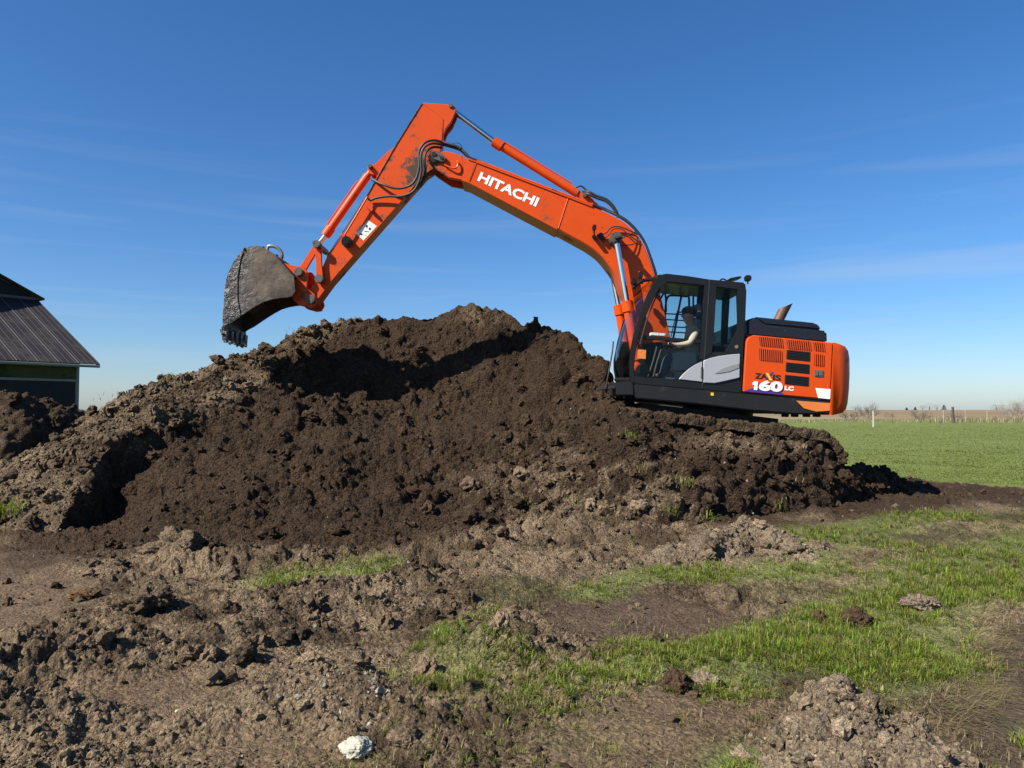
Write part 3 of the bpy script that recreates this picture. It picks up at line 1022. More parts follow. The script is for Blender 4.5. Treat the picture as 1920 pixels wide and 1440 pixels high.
def clod(name, label, cat, px, py, r, mat, col=None, sq=.75, seed=0, rough=.28, sink=.35, sub=5, stretch=1.0, group=None):
    """One lump: an icosphere broken up by layered noise, sunk a little into the ground."""
    g = G(px, py)
    gz = float(ground_z(np.array([g.x]), np.array([g.y]), False)[0])
    b = bmesh.new()
    bmesh.ops.create_icosphere(b, subdivisions=sub, radius=1)
    for v in b.verts:
        p = v.co.copy()
        q = p * 1.2 + Vector((seed * 7.1, seed * 3.3, seed))
        d = 1 + rough * (mnoise.noise(q) * 1.1 + .6 * mnoise.noise(q * 2.3) + .45 * mnoise.noise(q * 5.1) + .3 * mnoise.noise(q * 10.3))
        d += .10 * (mnoise.noise(q * 17.0) + .6 * mnoise.noise(q * 33.0)) + .12 * abs(mnoise.noise(q * 7.3))
        v.co = Vector((p.x * stretch, p.y, p.z * sq)) * d * r
    me = bpy.data.meshes.new(name)
    b.to_mesh(me)
    b.free()
    me.polygons.foreach_set('use_smooth', np.ones(len(me.polygons), bool))
    if col is not None:
        at = me.color_attributes.new('Col', 'FLOAT_COLOR', 'POINT')
        at.data.foreach_set('color', np.tile(np.append(col, 1).astype(np.float32), len(me.vertices)))
    me.materials.append(mat)
    o = bpy.data.objects.new(name, me)
    COL.objects.link(o)
    o.location = (g.x, g.y, gz + r * sq * (1 - sink) - .0)
    return tag(o, label, cat, group)

clod('rock', 'chalky white rock lying on bare soil near the bottom edge', 'rock', 667, 1412, .068, M['rock'], sq=.6, seed=1, rough=.2, stretch=1.05)
clod('stone', 'small white stone just above the chalky white rock', 'stone', 692, 1366, .017, M['rock'], seed=2, sub=2)
clod('stone', 'small white stone up and left of the chalky white rock', 'stone', 634, 1374, .015, M['rock'], seed=3, sub=2)
clod('stone', 'flat pale stone at lower left in the trodden soil', 'stone', 452, 1358, .036, M['rock'], seed=4, sub=2, sq=.4)
clod('stone', 'flat pale chip in the bare soil left of the pale rubble', 'stone', 335, 1344, .02, M['rock'], seed=5, sub=2, sq=.35)
clod('boulder', 'tan half-buried boulder right of the chalky white rock', 'boulder', 757, 1398, .075, M['clod'], TAN * .95, sq=.7, seed=6, rough=.2)
clod('soil_clod', 'large pale soil clod at the foot of the mound on the left', 'soil clod', 338, 1046, .27, M['clod'], TAN * .85, sq=.68, seed=7, rough=.5, stretch=1.15)
clod('soil_clod', 'dark round clod touching the right side of the large pale clod', 'soil clod', 390, 1044, .17, M['clod'], FRESH * 1.2, sq=.75, seed=8, rough=.5)
clod('soil_clod', 'tan lump of soil with a dark shadow, left of centre in the foreground', 'soil clod', 272, 1172, .15, M['clod'], TAN * .7, sq=.8, seed=9, rough=.55, stretch=1.2)
clod('soil_clod', 'upright dark brown clod in the grass at right', 'soil clod', 1608, 1176, .085, M['clod'], FRESH * 1.5, sq=1.0, seed=10, rough=.4)
clod('soil_clod', 'low dark clod left of the upright brown clod in the grass', 'soil clod', 1535, 1166, .06, M['clod'], FRESH * 1.6, sq=.9, seed=11, rough=.4)
clod('soil_clod', 'pale crumbly clod in bright grass at the right edge', 'soil clod', 1727, 1142, .12, M['clod'], PALE * .9, sq=.6, seed=12, rough=.42, stretch=1.1)
clod('soil_clod', 'cream coloured clod in the grass above the bare mud patch at bottom', 'soil clod', 1318, 1282, .075, M['clod'], PALE * 1.1, sq=.6, seed=13, rough=.42, stretch=1.4)
clod('soil_clod', 'dark clod left of the cream clod at the grass edge', 'soil clod', 1268, 1296, .085, M['clod'], FRESH * 1.6, sq=.8, seed=14, rough=.4)
clod('bark_slab', 'orange brown slab lying on the smooth mud at left', 'slab', 158, 1122, .085, M['clod'], np.array((.13, .075, .032)), sq=.4, seed=15, rough=.6, stretch=1.5)

ICO = []
for k in range(7):
    b = bmesh.new()
    bmesh.ops.create_icosphere(b, subdivisions={0: 2, 6: 3}.get(k, 1), radius=1)
    for v in b.verts:
        q = v.co * 1.3 + Vector((k * 5.7, k, 2.2))
        v.co *= 1 + .6 * mnoise.noise(q) + .4 * mnoise.noise(q * 2.9) + (.22 * mnoise.noise(q * 6.1) if k in (0, 6) else 0)
        v.co.z *= .8
    b.verts.index_update()
    ICO.append((np.array([v.co[:] for v in b.verts]), np.array([[v.index for v in f_.verts] for f_ in b.faces])))
    b.free()

def scatter(name, pos, rad, col, mat):
    V, Fc, C, off = [], [], [], 0
    n = len(pos)
    kind = np.where(rad > .055, 6, np.where(rad > .03, 0, rng.integers(1, 6, n)))
    ang = rng.uniform(0, 2 * math.pi, (n, 3))
    for k, (iv, jf) in enumerate(ICO):
        s = np.where(kind == k)[0]
        if not len(s):
            continue
        a, b_, c_ = ang[s].T
        ca, sa, cb, sb = np.cos(a), np.sin(a), np.cos(b_ * .25), np.sin(b_ * .25)
        st = 1 + .35 * np.sin(c_)
        x = iv[None, :, 0] * st[:, None]
        y = np.repeat(iv[None, :, 1], len(s), 0)
        z = np.repeat(iv[None, :, 2], len(s), 0)
        y, z = y * cb[:, None] - z * sb[:, None], y * sb[:, None] + z * cb[:, None]
        x, y = x * ca[:, None] - y * sa[:, None], x * sa[:, None] + y * ca[:, None]
        v = np.stack([x, y, z], -1) * rad[s][:, None, None] + pos[s][:, None, :]
        V.append(v.reshape(-1, 3))
        Fc.append((jf[None] + (np.arange(len(s)) * len(iv))[:, None, None]).reshape(-1, 3) + off)
        C.append(np.repeat(col[s], len(iv), 0))
        off += len(s) * len(iv)
    return np_mesh(name, np.concatenate(V), np.concatenate(Fc), mat, np.concatenate(C), sm=False)

def scatter_heaps():
    p_, r_, c_ = (np.concatenate(a_) for a_ in zip(*HEAP_CRUMBS))
    tag(scatter('heap_crumbs', p_, r_, c_, M['crumb']), 'loose crumbs lying on the smaller soil heaps', 'soil crumbs', kind='stuff')
scatter_heaps()

def scatter_mound():
    px, py, spur, H = MINF.T
    ok = (H > .12) & (px > -150) & (px < 1700) & (MQ[:, 1] < 15.3)
    w = np.where(ok, .25 + 1.3 * spur + 1.2 * np.exp(-((px - 1120) / 200) ** 2 - ((py - 930) / 110) ** 2), 0)
    w = w * (px < 1140) + ok * .8 * (px >= 1140) * (py > 800)
    w = w + (H > .02) * (px > 1540) * (px < 1900) * 1.2 * (MQ[:, 1] < 14)
    s = rng.choice(len(w), 11000, p=w / w.sum())
    r = .010 + .013 * rng.pareto(2.2, len(s))
    r = np.minimum(r, .10)
    pos = MQ[s] + MN[s] * (r * .35)[:, None] + rng.normal(0, .006, (len(s), 3))
    col = MCOL[s] * rng.uniform(.7, 1.5, (len(s), 1))
    pale = rng.random(len(s)) < .022
    col[pale] = (.30, .27, .22)
    r[pale] = np.minimum(r[pale] * .5, .016)
    tag(scatter('loose_clods', pos, r, col, M['crumb']), 'loose crumbs and clods strewn over the slopes of the mound', 'soil clods', kind='stuff')
scatter_mound()

def scatter_ground():
    n = 70000
    px = rng.uniform(-60, 1980, n)
    py = 905 + 560 * rng.random(n) ** .8
    Y = F * EYE / (py - 770)
    X = (px - CX) / F * Y
    z, g0, gr, lawn, sm, rough = ground_z(X, Y)
    dens = (1 - lawn) * (.38 - .32 * sm) * (1 - .85 * np.clip(gr * 1.5, 0, 1))
    dens = dens * np.clip(vnoise2(X / .8, Y / .8, 500) * 2.2 - .35, .05, 1.4) * np.where(px > 1300, .45, 1) + .5 * np.exp(-((px - 640) / 100) ** 2 - ((py - 1320) / 40) ** 2)
    dens = np.where((px > 1250) & (py < 962), (1 - lawn) * .8, dens)
    k = rng.random(n) < dens
    X, Y, z, px, py = X[k], Y[k], z[k], px[k], py[k]
    m = len(X)
    r = np.minimum(.005 + .0055 * rng.pareto(2.2, m), .036) * np.clip(Y / 6, .75, 1.5)
    big = (rng.random(m) < .022) & (px < 950) & (py < 1300) & (py > 1020)
    r = np.where(big, rng.uniform(.03, .075, m), r)
    n1 = np.clip(fbm2(X, Y, 1.1, 4, 81, .6) * 3 + .5, 0, 1)[:, None]
    col = (MUD * .6 * (1 - n1) + TAN * n1) * rng.uniform(.5, 1.4, (m, 1))
    dk = np.maximum(smooth(1090, 1010, py + 170 * fbm2(X, Y, 1.3, 5, 97, .62)) * (px < 960), ((px > 1150) & (py < 962)) * .9)[:, None]
    col = col * (1 - dk) + FRESH * 1.2 * dk
    pale = rng.random(m) < .012 + .5 * np.exp(-((px - 640) / 110) ** 2 - ((py - 1320) / 45) ** 2)
    col[pale] = np.array((.26, .235, .18)) * rng.uniform(.7, 1.3, (pale.sum(), 1))
    r[pale] = np.minimum(r[pale], .022)
    tag(scatter('ground_clods', np.stack([X, Y, z + r * .3], 1), r, col, M['crumb']), 'crumbs of soil and pale rubble strewn over the trodden foreground', 'soil clods', kind='stuff')
scatter_ground()

# ------------------------------------------------------------------ grass
def blades(name, pos, h, w, lean, ang, col, label, cat):
    n = len(pos)
    side = np.stack([np.cos(ang + 1.57), np.sin(ang + 1.57), np.zeros(n)], 1)
    fw = np.stack([np.cos(ang), np.sin(ang), np.zeros(n)], 1)
    up = np.array((0, 0, 1.0))
    mid = pos + fw * (lean * h * .30)[:, None] + up * (h * .6 * np.sqrt(np.maximum(1 - lean * lean * .35, .1)) * (1 - .85 * np.clip((lean - 1.2) / .3, 0, 1)))[:, None]
    tip = pos + fw * (lean * h * .95)[:, None] + up * (h * np.maximum(1 - lean * .62, .06))[:, None]
    V = np.stack([pos - side * (w * .5)[:, None], pos + side * (w * .5)[:, None],
                  mid - side * (w * .42)[:, None], mid + side * (w * .42)[:, None], tip], 1)
    i = np.arange(n)[:, None] * 5
    q = i + np.array([[0, 1, 3, 2]])
    t = i + np.array([[2, 3, 4]])
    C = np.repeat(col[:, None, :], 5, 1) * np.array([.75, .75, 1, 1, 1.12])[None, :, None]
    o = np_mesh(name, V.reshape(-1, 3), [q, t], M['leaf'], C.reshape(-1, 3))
    return tag(o, label, cat, kind='stuff')

def grass_col(n, dry):
    g = np.array((.165, .215, .024)) * rng.uniform(.6, 1.35, (n, 1))
    g = g * (1 + rng.normal(0, .10, (n, 3)))
    y = np.array((.23, .19, .085)) * rng.uniform(.55, 1.3, (n, 1))
    d = (rng.random(n) < dry)[:, None]
    return np.clip(np.where(d, y, g), .01, .7)

def make_grass():
    # the strips and tussocks of the foreground: tufts of blades that spread from a common root
    n = 60000
    px = rng.uniform(330, 1990, n)
    py = rng.uniform(945, 1475, n)
    Y = F * EYE / (py - 770)
    X = (px - CX) / F * Y
    gr = zones(X, Y)[0]
    cl = .5 * vnoise2(X / .6, Y / .6, 610) + .3 * vnoise2(X / .22, Y / .22, 600) + .2 * vnoise2(X / .08, Y / .08, 605)
    cover = (gr * 1.25 + (cl - .5) * 2.7 - .27) * smooth(.03, .25, gr)
    stray = smooth(500, 1000, px) * .10 * (cl > .58)
    k = rng.random(n) < np.maximum(np.clip(cover * 1.2, 0, 1) * .68, stray * .22)
    X, Y, cl, gr, cover = X[k], Y[k], cl[k], gr[k], np.clip(cover[k], .15, 1)
    m = len(X)
    nb = rng.integers(7, 15, m)
    tid = np.repeat(np.arange(m), nb)
    t = len(tid)
    rad = .012 + .03 * rng.random(m)
    ang = rng.uniform(0, 2 * math.pi, t)
    rr_ = np.sqrt(rng.random(t)) * rad[tid]
    bx, by = X[tid] + np.cos(ang) * rr_, Y[tid] + np.sin(ang) * rr_
    z = ground_z(bx, by)[0]
    th = rng.uniform(.6, 1.25, m) * (.045 + .055 * cover)
    flat = rng.random(m) < .28                                   # trodden tufts lie down
    h = th[tid] * rng.uniform(.5, 1.15, t)
    lean = np.clip(.15 + .7 * rr_ / rad[tid] + rng.normal(0, .2, t) + .5 * flat[tid], .05, 1.5)
    comb = rng.uniform(0, 6.28, m)
    ang = np.where(flat[tid], comb[tid] + rng.normal(0, .5, t), ang + rng.normal(0, .5, t))
    w = np.maximum(rng.uniform(.0022, .005, t), by * .00050)
    tone = rng.uniform(.65, 1.25, (m, 1)) * (1 + rng.normal(0, .07, (m, 3)))
    dryt = rng.random(m) < np.where(gr < .4, .42, .10)
    dryp = np.where(dryt[tid], .8, .13)
    blades('grass', np.stack([bx, by, z - .004], 1), h, w, lean, ang, grass_col(t, dryp) * tone[tid],
           'short green grass in strips and tussocks across the foreground', 'grass')
    # sparse dry wisps over the trodden soil
    n = 60000
    px = rng.uniform(-20, 1960, n)
    py = rng.uniform(1040, 1470, n)
    Y = F * EYE / (py - 770)
    X = (px - CX) / F * Y
    cl = vnoise2(X / .7, Y / .7, 640) * .65 + vnoise2(X / .2, Y / .2, 650) * .45
    right = smooth(500, 900, px)
    dens = np.clip(cl * 2.4 - 1.1, 0, 1) * (.10 + .55 * right)
    straw = np.exp(-((px - 1810 - (1150 - py) * -.0) / 60) ** 2) * smooth(1130, 1180, py) * smooth(1400, 1300, py)
    dens = np.maximum(dens * .45, straw * .35)
    k = rng.random(n) < dens
    X, Y, st = X[k], Y[k], straw[k]
    z = ground_z(X, Y)[0]
    m = len(X)
    h = rng.uniform(.03, .08, m) + st * rng.uniform(0, .24, m)
    lean = np.clip(rng.uniform(.6, 1.3, m) + st * .7, .1, 1.58)
    ang = np.where(st > .3, rng.normal(-.35, .5, m), rng.uniform(0, 2 * math.pi, m))
    w = np.maximum(rng.uniform(.002, .004, m), Y * .00055)
    blades('dry_grass', np.stack([X, Y, z], 1), h, w, lean, ang, grass_col(m, .93),
           'dry straw coloured grass wisps over the trodden soil', 'dry grass')
    # bleached straw lying flat along the edge of the right-hand mud
    n = 900
    t = np.clip(rng.choice([.05, .16, .3, .42, .6, .72, .9], n) + rng.normal(0, .05, n), 0, 1)
    px = np.interp(t, [0, .35, .7, 1], [1850, 1775, 1760, 1690]) + rng.gamma(1.6, 26, n)
    py = np.interp(t, [0, .35, .7, 1], [1160, 1210, 1300, 1345]) + rng.normal(0, 14, n)
    Y = F * EYE / (py - 770)
    X = (px - CX) / F * Y
    z = ground_z(X, Y)[0]
    blades('straw', np.stack([X, Y, z + .004], 1), rng.uniform(.05, .24, n), np.maximum(.0022, Y * .0005), rng.uniform(1.3, 1.6, n),
           rng.normal(-.3, 1.0, n), np.array((.30, .24, .135)) * rng.uniform(.5, 1.3, (n, 1)),
           'bleached straw lying flat beside the muddy rut at right', 'straw')
    # the lawn behind the machine
    n = 85000
    py = 798 + 125 * rng.random(n) ** 1.1
    px = rng.uniform(1380, 2060, n)
    Y = F * EYE / (py - 770)
    X = (px - CX) / F * Y
    lawn = zones(X, Y)[2]
    k = (lawn > .5) & (rng.random(n) < .8)
    X, Y = X[k], Y[k]
    z = ground_z(X, Y, False)
    m = len(X)
    h = rng.uniform(.02, .055, m) * (.7 + .6 * vnoise2(X / 1.2, Y / 1.2, 660))
    w = np.maximum(.008, Y * .0011) * rng.uniform(.7, 1.3, m)
    lean = rng.uniform(.3, 1.2, m)
    dry = .22 + .3 * (vnoise2(X / 3.5, Y / 6, 670) > .55)
    c = np.array((.138, .166, .034)) * rng.uniform(.85, 1.2, (m, 1))
    c = np.where((rng.random(m) < dry * .6)[:, None], np.array((.17, .155, .06)) * rng.uniform(.8, 1.2, (m, 1)), c)
    blades('lawn_grass', np.stack([X, Y, z - .01], 1), h, w, lean, rng.uniform(0, 6.28, m), c,
           'mown green grass of the lawn behind the excavator', 'grass')
    # tufts torn up with the soil of the mound
    P_, H_, W_, L_, A_, C_ = [], [], [], [], [], []
    def tuft(s, n, hh, dry, spread):
        q = MQ[s] + MN[s] * .01
        p = q + rng.normal(0, spread, (n, 3)) * np.array((1, .6, .5))
        P_.append(p); H_.append(rng.uniform(.4, 1, n) * hh); W_.append(np.full(n, .009)); L_.append(rng.uniform(.2, 1.2, n))
        A_.append(rng.uniform(0, 6.28, n)); C_.append(grass_col(n, dry))
    px, py = MINF[:, 0], proj(MQ[:, 0], MQ[:, 1], MQ[:, 2])[1]
    vis = MQ[:, 1] < 15.2
    for tx, ty, n, hh, dry, sp in [(1178, 825, 90, .16, .3, .08), (1195, 890, 80, .16, .9, .09), (1285, 912, 70, .16, .5, .07), (1255, 965, 60, .14, .5, .07),
                                  (1455, 950, 60, .12, .6, .07), (1325, 975, 60, .12, .4, .07), (975, 945, 60, .12, .6, .08), (1090, 935, 70, .13, .8, .12),
                                  (22, 965, 120, .26, .05, .10), (320, 712, 40, .11, .5, .08), (215, 752, 30, .16, .97, .15), (545, 622, 25, .09, .6, .07), (1150, 985, 70, .14, .8, .1),
                                  (1490, 905, 40, .14, .9, .06), (1340, 838, 40, .12, .9, .15), (1060, 900, 40, .1, .9, .1), (640, 603, 20, .08, .5, .08)]:
        d = (px - tx) ** 2 + (py - ty) ** 2 + np.where(vis, 0, 1e6)
        tuft(int(np.argmin(d)), n, hh, dry, sp)
    blades('soil_tufts', np.concatenate(P_), np.concatenate(H_), np.concatenate(W_), np.concatenate(L_), np.concatenate(A_), np.concatenate(C_),
           'tufts of grass torn up and left on the mound', 'grass tufts')
make_grass()

# ------------------------------------------------------------------ excavator
YB, YE = 11.70, 14.18            # near and far side of the upper body
TILT = R(6.0)                    # it stands nose up
BASE = P(1350, 870, 12.94)
EX = empty('excavator', BASE, 'orange crawler excavator standing on the mound with its arm raised', 'excavator')

def part(mb, name, mat, parent=EX, sharp=32):
    return mb.build(name, mat, parent, off=BASE, sharp=sharp)

def V3(x, y, Y):
    return P(x, y, Y)

def arc(cx, cy, r, a0, a1, n=10):
    return [(cx + r * math.cos(R(a0 + (a1 - a0) * i / n)), cy + r * math.sin(R(a0 + (a1 - a0) * i / n))) for i in range(n + 1)]

def spline(pts, sub=4):
    """Catmull-Rom through 2D points."""
    out = []
    n = len(pts)
    for i in range(n - 1):
        a, b, c, d = pts[max(i - 1, 0)], pts[i], pts[i + 1], pts[min(i + 2, n - 1)]
        for k in range(sub):
            t = k / sub
            out.append(tuple(.5 * (2 * b[j] + (c[j] - a[j]) * t + (2 * a[j] - 5 * b[j] + 4 * c[j] - d[j]) * t * t + (3 * b[j] - a[j] - 3 * c[j] + d[j]) * t ** 3) for j in (0, 1)))
    out.append(pts[-1])
    return out

# --- undercarriage: two crawler tracks caked with soil
def track(Y0, Y1, name_label=None):
    ca, sa = math.cos(-TILT * 1.12), math.sin(-TILT * 1.12)
    r = .40
    pl = P(1172, 822, 11.86)            # axle of the front idler
    pr = P(1512, 862, 11.86)            # axle of the rear sprocket
    cxm = (pl + pr) / 2
    half = (Vector((pr.x - pl.x, 0, pr.z - pl.z)).length) / 2
    d = Vector((pr.x - pl.x, 0, pr.z - pl.z)).normalized()
    u = Vector((-d.z, 0, d.x))
    if u.z < 0: u = -u
    per = 4 * half + 2 * math.pi * r
    def at(s):
        s %= per
        if s < 2 * half: return cxm + d * (-half + s) + u * r, d, u
        s -= 2 * half
        if s < math.pi * r:
            a = s / r
            return cxm + d * (half + r * math.sin(a)) + u * (r * math.cos(a)), d * math.cos(a) - u * math.sin(a), d * math.sin(a) + u * math.cos(a)
        s -= math.pi * r
        if s < 2 * half: return cxm + d * (half - s) - u * r, -d, -u
        s -= 2 * half
        a = s / r
        return cxm - d * (half + r * math.sin(a)) - u * (r * math.cos(a)), -d * math.cos(a) + u * math.sin(a), -d * math.sin(a) - u * math.cos(a)
    mb = MB()
    n = 44
    for i in range(n):
        p, tx, nz = at(per * i / n)
        rot = Matrix((tx, Vector((0, 1, 0)), nz)).transposed()
        c = Vector((p.x, (Y0 + Y1) / 2, p.z))
        mb.box(c + nz * .0, per / n * .93, Y1 - Y0, .025, rot, .006, 1)
        mb.box(c + nz * .025 - tx * .03, .025, Y1 - Y0 - .02, .035, rot, .006, 1)
        for yy in (Y0 + .23, Y1 - .23):
            mb.box(Vector((p.x, yy, p.z)) - nz * .05, per / n * .9, .05, .09, rot, .008, 1)
    t = part(mb, 'track', M['grease'])
    mf = MB()
    rot = Matrix((d, Vector((0, 1, 0)), u)).transposed()
    mf.box(Vector((cxm.x, (Y0 + Y1) / 2, cxm.z)), half * 2.0, .22, .60, rot, .05)
    part(mf, 'track_frame', M['black_dusty'], t)
    for nm, c in (('idler', cxm - d * half), ('sprocket', cxm + d * half)):
        w = MB()
        w.cyl((c.x, Y0 + .16, c.z), (c.x, Y1 - .16, c.z), .33, seg=28, bevel=.03)
        part(w, nm, M['grease'], t)
    # soil caked over the top run
    nu, nv = 520, 60
    S, T = np.meshgrid(np.linspace(-.15, 2 * half + .62, nu), np.linspace(0, 1, nv))
    pos = np.array([at(s)[0][:] for s in np.linspace(-.15 + per, 2 * half + .62 + per, nu)])
    nor = np.array([at(s)[2][:] for s in np.linspace(-.15 + per, 2 * half + .62 + per, nu)])
    across = T * 1.3 - .15                          # droops over both edges of the shoes
    yy = Y0 - .05 + np.clip(across, 0, 1) * (Y1 - Y0 + .1)
    drop = np.where(across < 0, across, np.where(across > 1, 1 - across, 0)) * .75
    X = pos[None, :, 0] + nor[None, :, 0] * .02
    Z = pos[None, :, 2] + nor[None, :, 2] * .02
    B = np.stack([X + 0 * T, yy, Z + 0 * T], -1)
    B = B + nor[None] * drop[..., None]
    x, y, z = B.reshape(-1, 3).T
    up = (nor[None] * (1 - np.clip(-drop * 6, 0, .8))[..., None]).reshape(-1, 3)
    up[:, 1] -= np.clip(np.where(across.ravel() < .05, .8, 0), 0, 1)
    up[:, 1] += np.clip(np.where(across.ravel() > .95, .8, 0), 0, 1)
    dd = .03 + .10 * fbm3(x, y, z, .5, 3, 700) + .45 * bubble3(x, y, z, .12, 710) + .5 * bubble3(x, y, z, .05, 720) + .03 * fbm3(x, y * 3, z, .07, 3, 730)
    Q = np.stack([x, y, z], 1) + up * dd[:, None] - np.array(BASE)
    n1 = np.clip(fbm3(x, y, z, .3, 3, 740) * 1.5 + .5, 0, 1)[:, None]
    col = FRESH * .9 * (1 - n1) + TAN * .52 * n1
    idx = np.arange(nu * nv).reshape(nv, nu)
    f = np.stack([idx[:-1, :-1], idx[:-1, 1:], idx[1:, 1:], idx[1:, :-1]], -1).reshape(-1, 4)
    if Y0 < 12:
        np_mesh('mud_crust', Q, f, M['clod'], col, parent=t)
    return t
track(11.58, 12.18)
track(13.70, 14.30)

car = MB()
c0 = P(1345, 800, 12.94)
rot = Matrix.Rotation(TILT * 1.12, 3, 'Y')
car.box(c0 + Vector((-.35, 0, .02)), 2.3, 1.66, .5, rot, .06)
cb = P(1345, 768, 12.94)
upv = rot @ Vector((0, 0, 1))
car.cyl(cb - upv * .22, cb + upv * .14, .58, seg=40)
part(car, 'undercarriage_frame', M['black_dusty'])

# --- upper body
sk = MB()
sk.px([(1188, 717.5), (1392, 735.5), (1557, 750), (1556, 776), (1490, 776.5), (1409, 770), (1300, 757), (1192, 747.5)], YB + .006, YE - .006, bevel=.02)
skirt = part(sk, 'main_frame', M['black_dusty'])
lp = MB()
lp.px([(1155, 717), (1187, 715), (1189, 741), (1157, 741)], YB + .02, YB + .95, bevel=.012)
part(lp, 'front_bracket', M['black_dusty'])
st = MB()
st.px([(1124, 726), (1154, 723), (1154, 728), (1124, 731)], YB + .1, YB + .5, bevel=.004)
st.tube([V3(1150, 640, YB + .1), V3(1148, 660, YB + .08), V3(1141, 700, YB + .08), V3(1136, 728, YB + .1)], .012, 8)
part(st, 'step_rail', M['rubber'])
for bx in (1472, 1490, 1512, 1531):
    b = MB()
    q = P(bx, 779, YB + .5)
    b.box(q, .055, .2, .05, None, .006)
    part(b, 'underside_plug', M['black_dusty'])

pn = MB()
pn.px([(1393, 734.5), (1399, 640), (1403, 632), (1413, 628), (1562, 642.5), (1556.5, 749.3)], YB - .012, YB + .35, bevel=.014, seg=3)
panel = part(pn, 'engine_panel', M['orange_clean'])
back = MB()
back.px([(1405, 640), (1412, 629), (1562, 643), (1557, 749), (1395, 734)], YB + .36, YE, ref=YB - .012, bevel=.02)
part(back, 'engine_housing', M['black'])

def c6(x, y):
    return 1370 + x / 6.0, 560 + y / 6.0
def quad_bar(x0, y0, x1, y1, w, Yn, Yf):
    """Thin upright bar from the upper point to the lower one, w wide (panel pixels)."""
    return MB().px([c6(x0 - w, y0), c6(x0 + w, y0), c6(x1 + w, y1), c6(x1 - w, y1)], Yn, Yf, bevel=0)
YP = YB - .012
def louvres(x0, x1, ya, yb, dx, slope, n):
    for i in range(n):
        t = (i + .5) / n
        x = x0 + (x1 - x0) * t
        s = slope * (x - x0)
        lo = quad_bar(x, ya + s, x + dx, yb + s, 6.2, YP - .003, YP + .004)
        l = part(lo, 'vent_slot', M['vent'], panel)
        lip = quad_bar(x + 8.5, ya + s, x + dx + 8.5, yb + s, 3.2, YP - .014, YP + .004)
        part(lip, 'louvre', M['orange_clean'], panel)
louvres(312, 576, 424, 527, 14, .085, 11)
louvres(316, 572, 560, 690, 4, .09, 11)
louvres(622, 888, 456, 560, 16, .08, 11)
louvres(924, 1046, 486, 582, 14, .085, 5)
louvres(940, 1046, 620, 748, -2, .085, 5)
for (x0, y0, x1, y1, x2, y2, x3, y3) in [(632, 574, 898, 600, 896, 706, 626, 680), (624, 714, 892, 740, 888, 846, 618, 820), (612, 855, 884, 882, 880, 986, 606, 960)]:
    g = MB().px([c6(x0, y0), c6(x1, y1), c6(x2, y2), c6(x3, y3)], YP - .006, YP + .01, bevel=.004)
    gr_ = part(g, 'vent_grille', M['vent'], panel)
    bars = MB()
    for k in range(6):
        t = (k + .7) / 6.4
        a = (x0 + (x3 - x0) * t, y0 + (y3 - y0) * t)
        b = (x1 + (x2 - x1) * t, y1 + (y2 - y1) * t)
        bars.px([c6(a[0] + 12, a[1] - 3), c6(b[0] - 12, b[1] - 3), c6(b[0] - 12, b[1] + 4), c6(a[0] + 12, a[1] + 4)], YP - .012, YP - .004, bevel=0)
    part(bars, 'grille_bars', M['black'], panel)
lt = MB().px([c6(946, 800), c6(1050, 808), c6(1048, 884), c6(942, 876)], YP - .01, YP + .01, bevel=.006)
lt.px([c6(960, 815), c6(990, 818), c6(988, 868), c6(958, 865)], YP - .022, YP - .006, bevel=.004)
lt.px([c6(1005, 815), c6(1040, 818), c6(1036, 868), c6(1003, 866)], YP - .018, YP - .006, bevel=.004)
part(lt, 'latch', M['steel'], panel)
part(MB().px([c6(955, 1005), c6(1125, 1018), c6(1118, 1130), c6(985, 1116)], YP - .004, YP + .004, bevel=0), 'white_decal', M['white'], panel)
part(MB().px([c6(150, 1040), c6(235, 1006), c6(560, 1040), c6(606, 1082)], YP - .004, YP + .004, bevel=0), 'purple_decal', M['purple'], panel)

# --- lettering: strokes of each letter on a 0..1 grid, laid on a plane of the machine
def text_part(txt, a, b, hgt, Y, mat, parent, bold=.0, name='lettering', thick=.003, xs=None):
    """txt written from pixel a to pixel b (baseline), letters hgt pixels tall, on the plane at depth Y."""
    cu = bpy.data.curves.new('t', 'FONT')
    cu.body = txt
    cu.size = 1
    cu.offset = bold
    cu.resolution_u = 4
    o = bpy.data.objects.new('t', cu)
    COL.objects.link(o)
    dg = bpy.context.evaluated_depsgraph_get()
    me = bpy.data.meshes.new_from_object(o.evaluated_get(dg))
    bpy.data.objects.remove(o)
    bpy.data.curves.remove(cu)
    co = np.array([v.co[:] for v in me.vertices])
    x0, x1 = co[:, 0].min(), co[:, 0].max()
    y0, y1 = co[:, 1].min(), co[:, 1].max()
    A, B_ = P(*a, Y), P(*b, Y)
    ux = (B_ - A)
    uy = Vector((-ux.z, 0, ux.x)).normalized()
    hh = hgt / F * Y
    ny = -1
    bm_ = bmesh.new()
    bm_.from_mesh(me)
    bpy.data.meshes.remove(me)
    for v in bm_.verts:
        p = A + ux * ((v.co.x - x0) / (x1 - x0)) + uy * (hh * (v.co.y - y0) / (y1 - y0))
        v.co = (p.x, Y, p.z)
    ext = bmesh.ops.extrude_face_region(bm_, geom=bm_.faces[:])
    for v in ext['geom']:
        if isinstance(v, bmesh.types.BMVert):
            v.co.y -= thick
    m = MB()
    m.bm.free()
    m.bm = bm_
    return part(m, name, mat, parent)

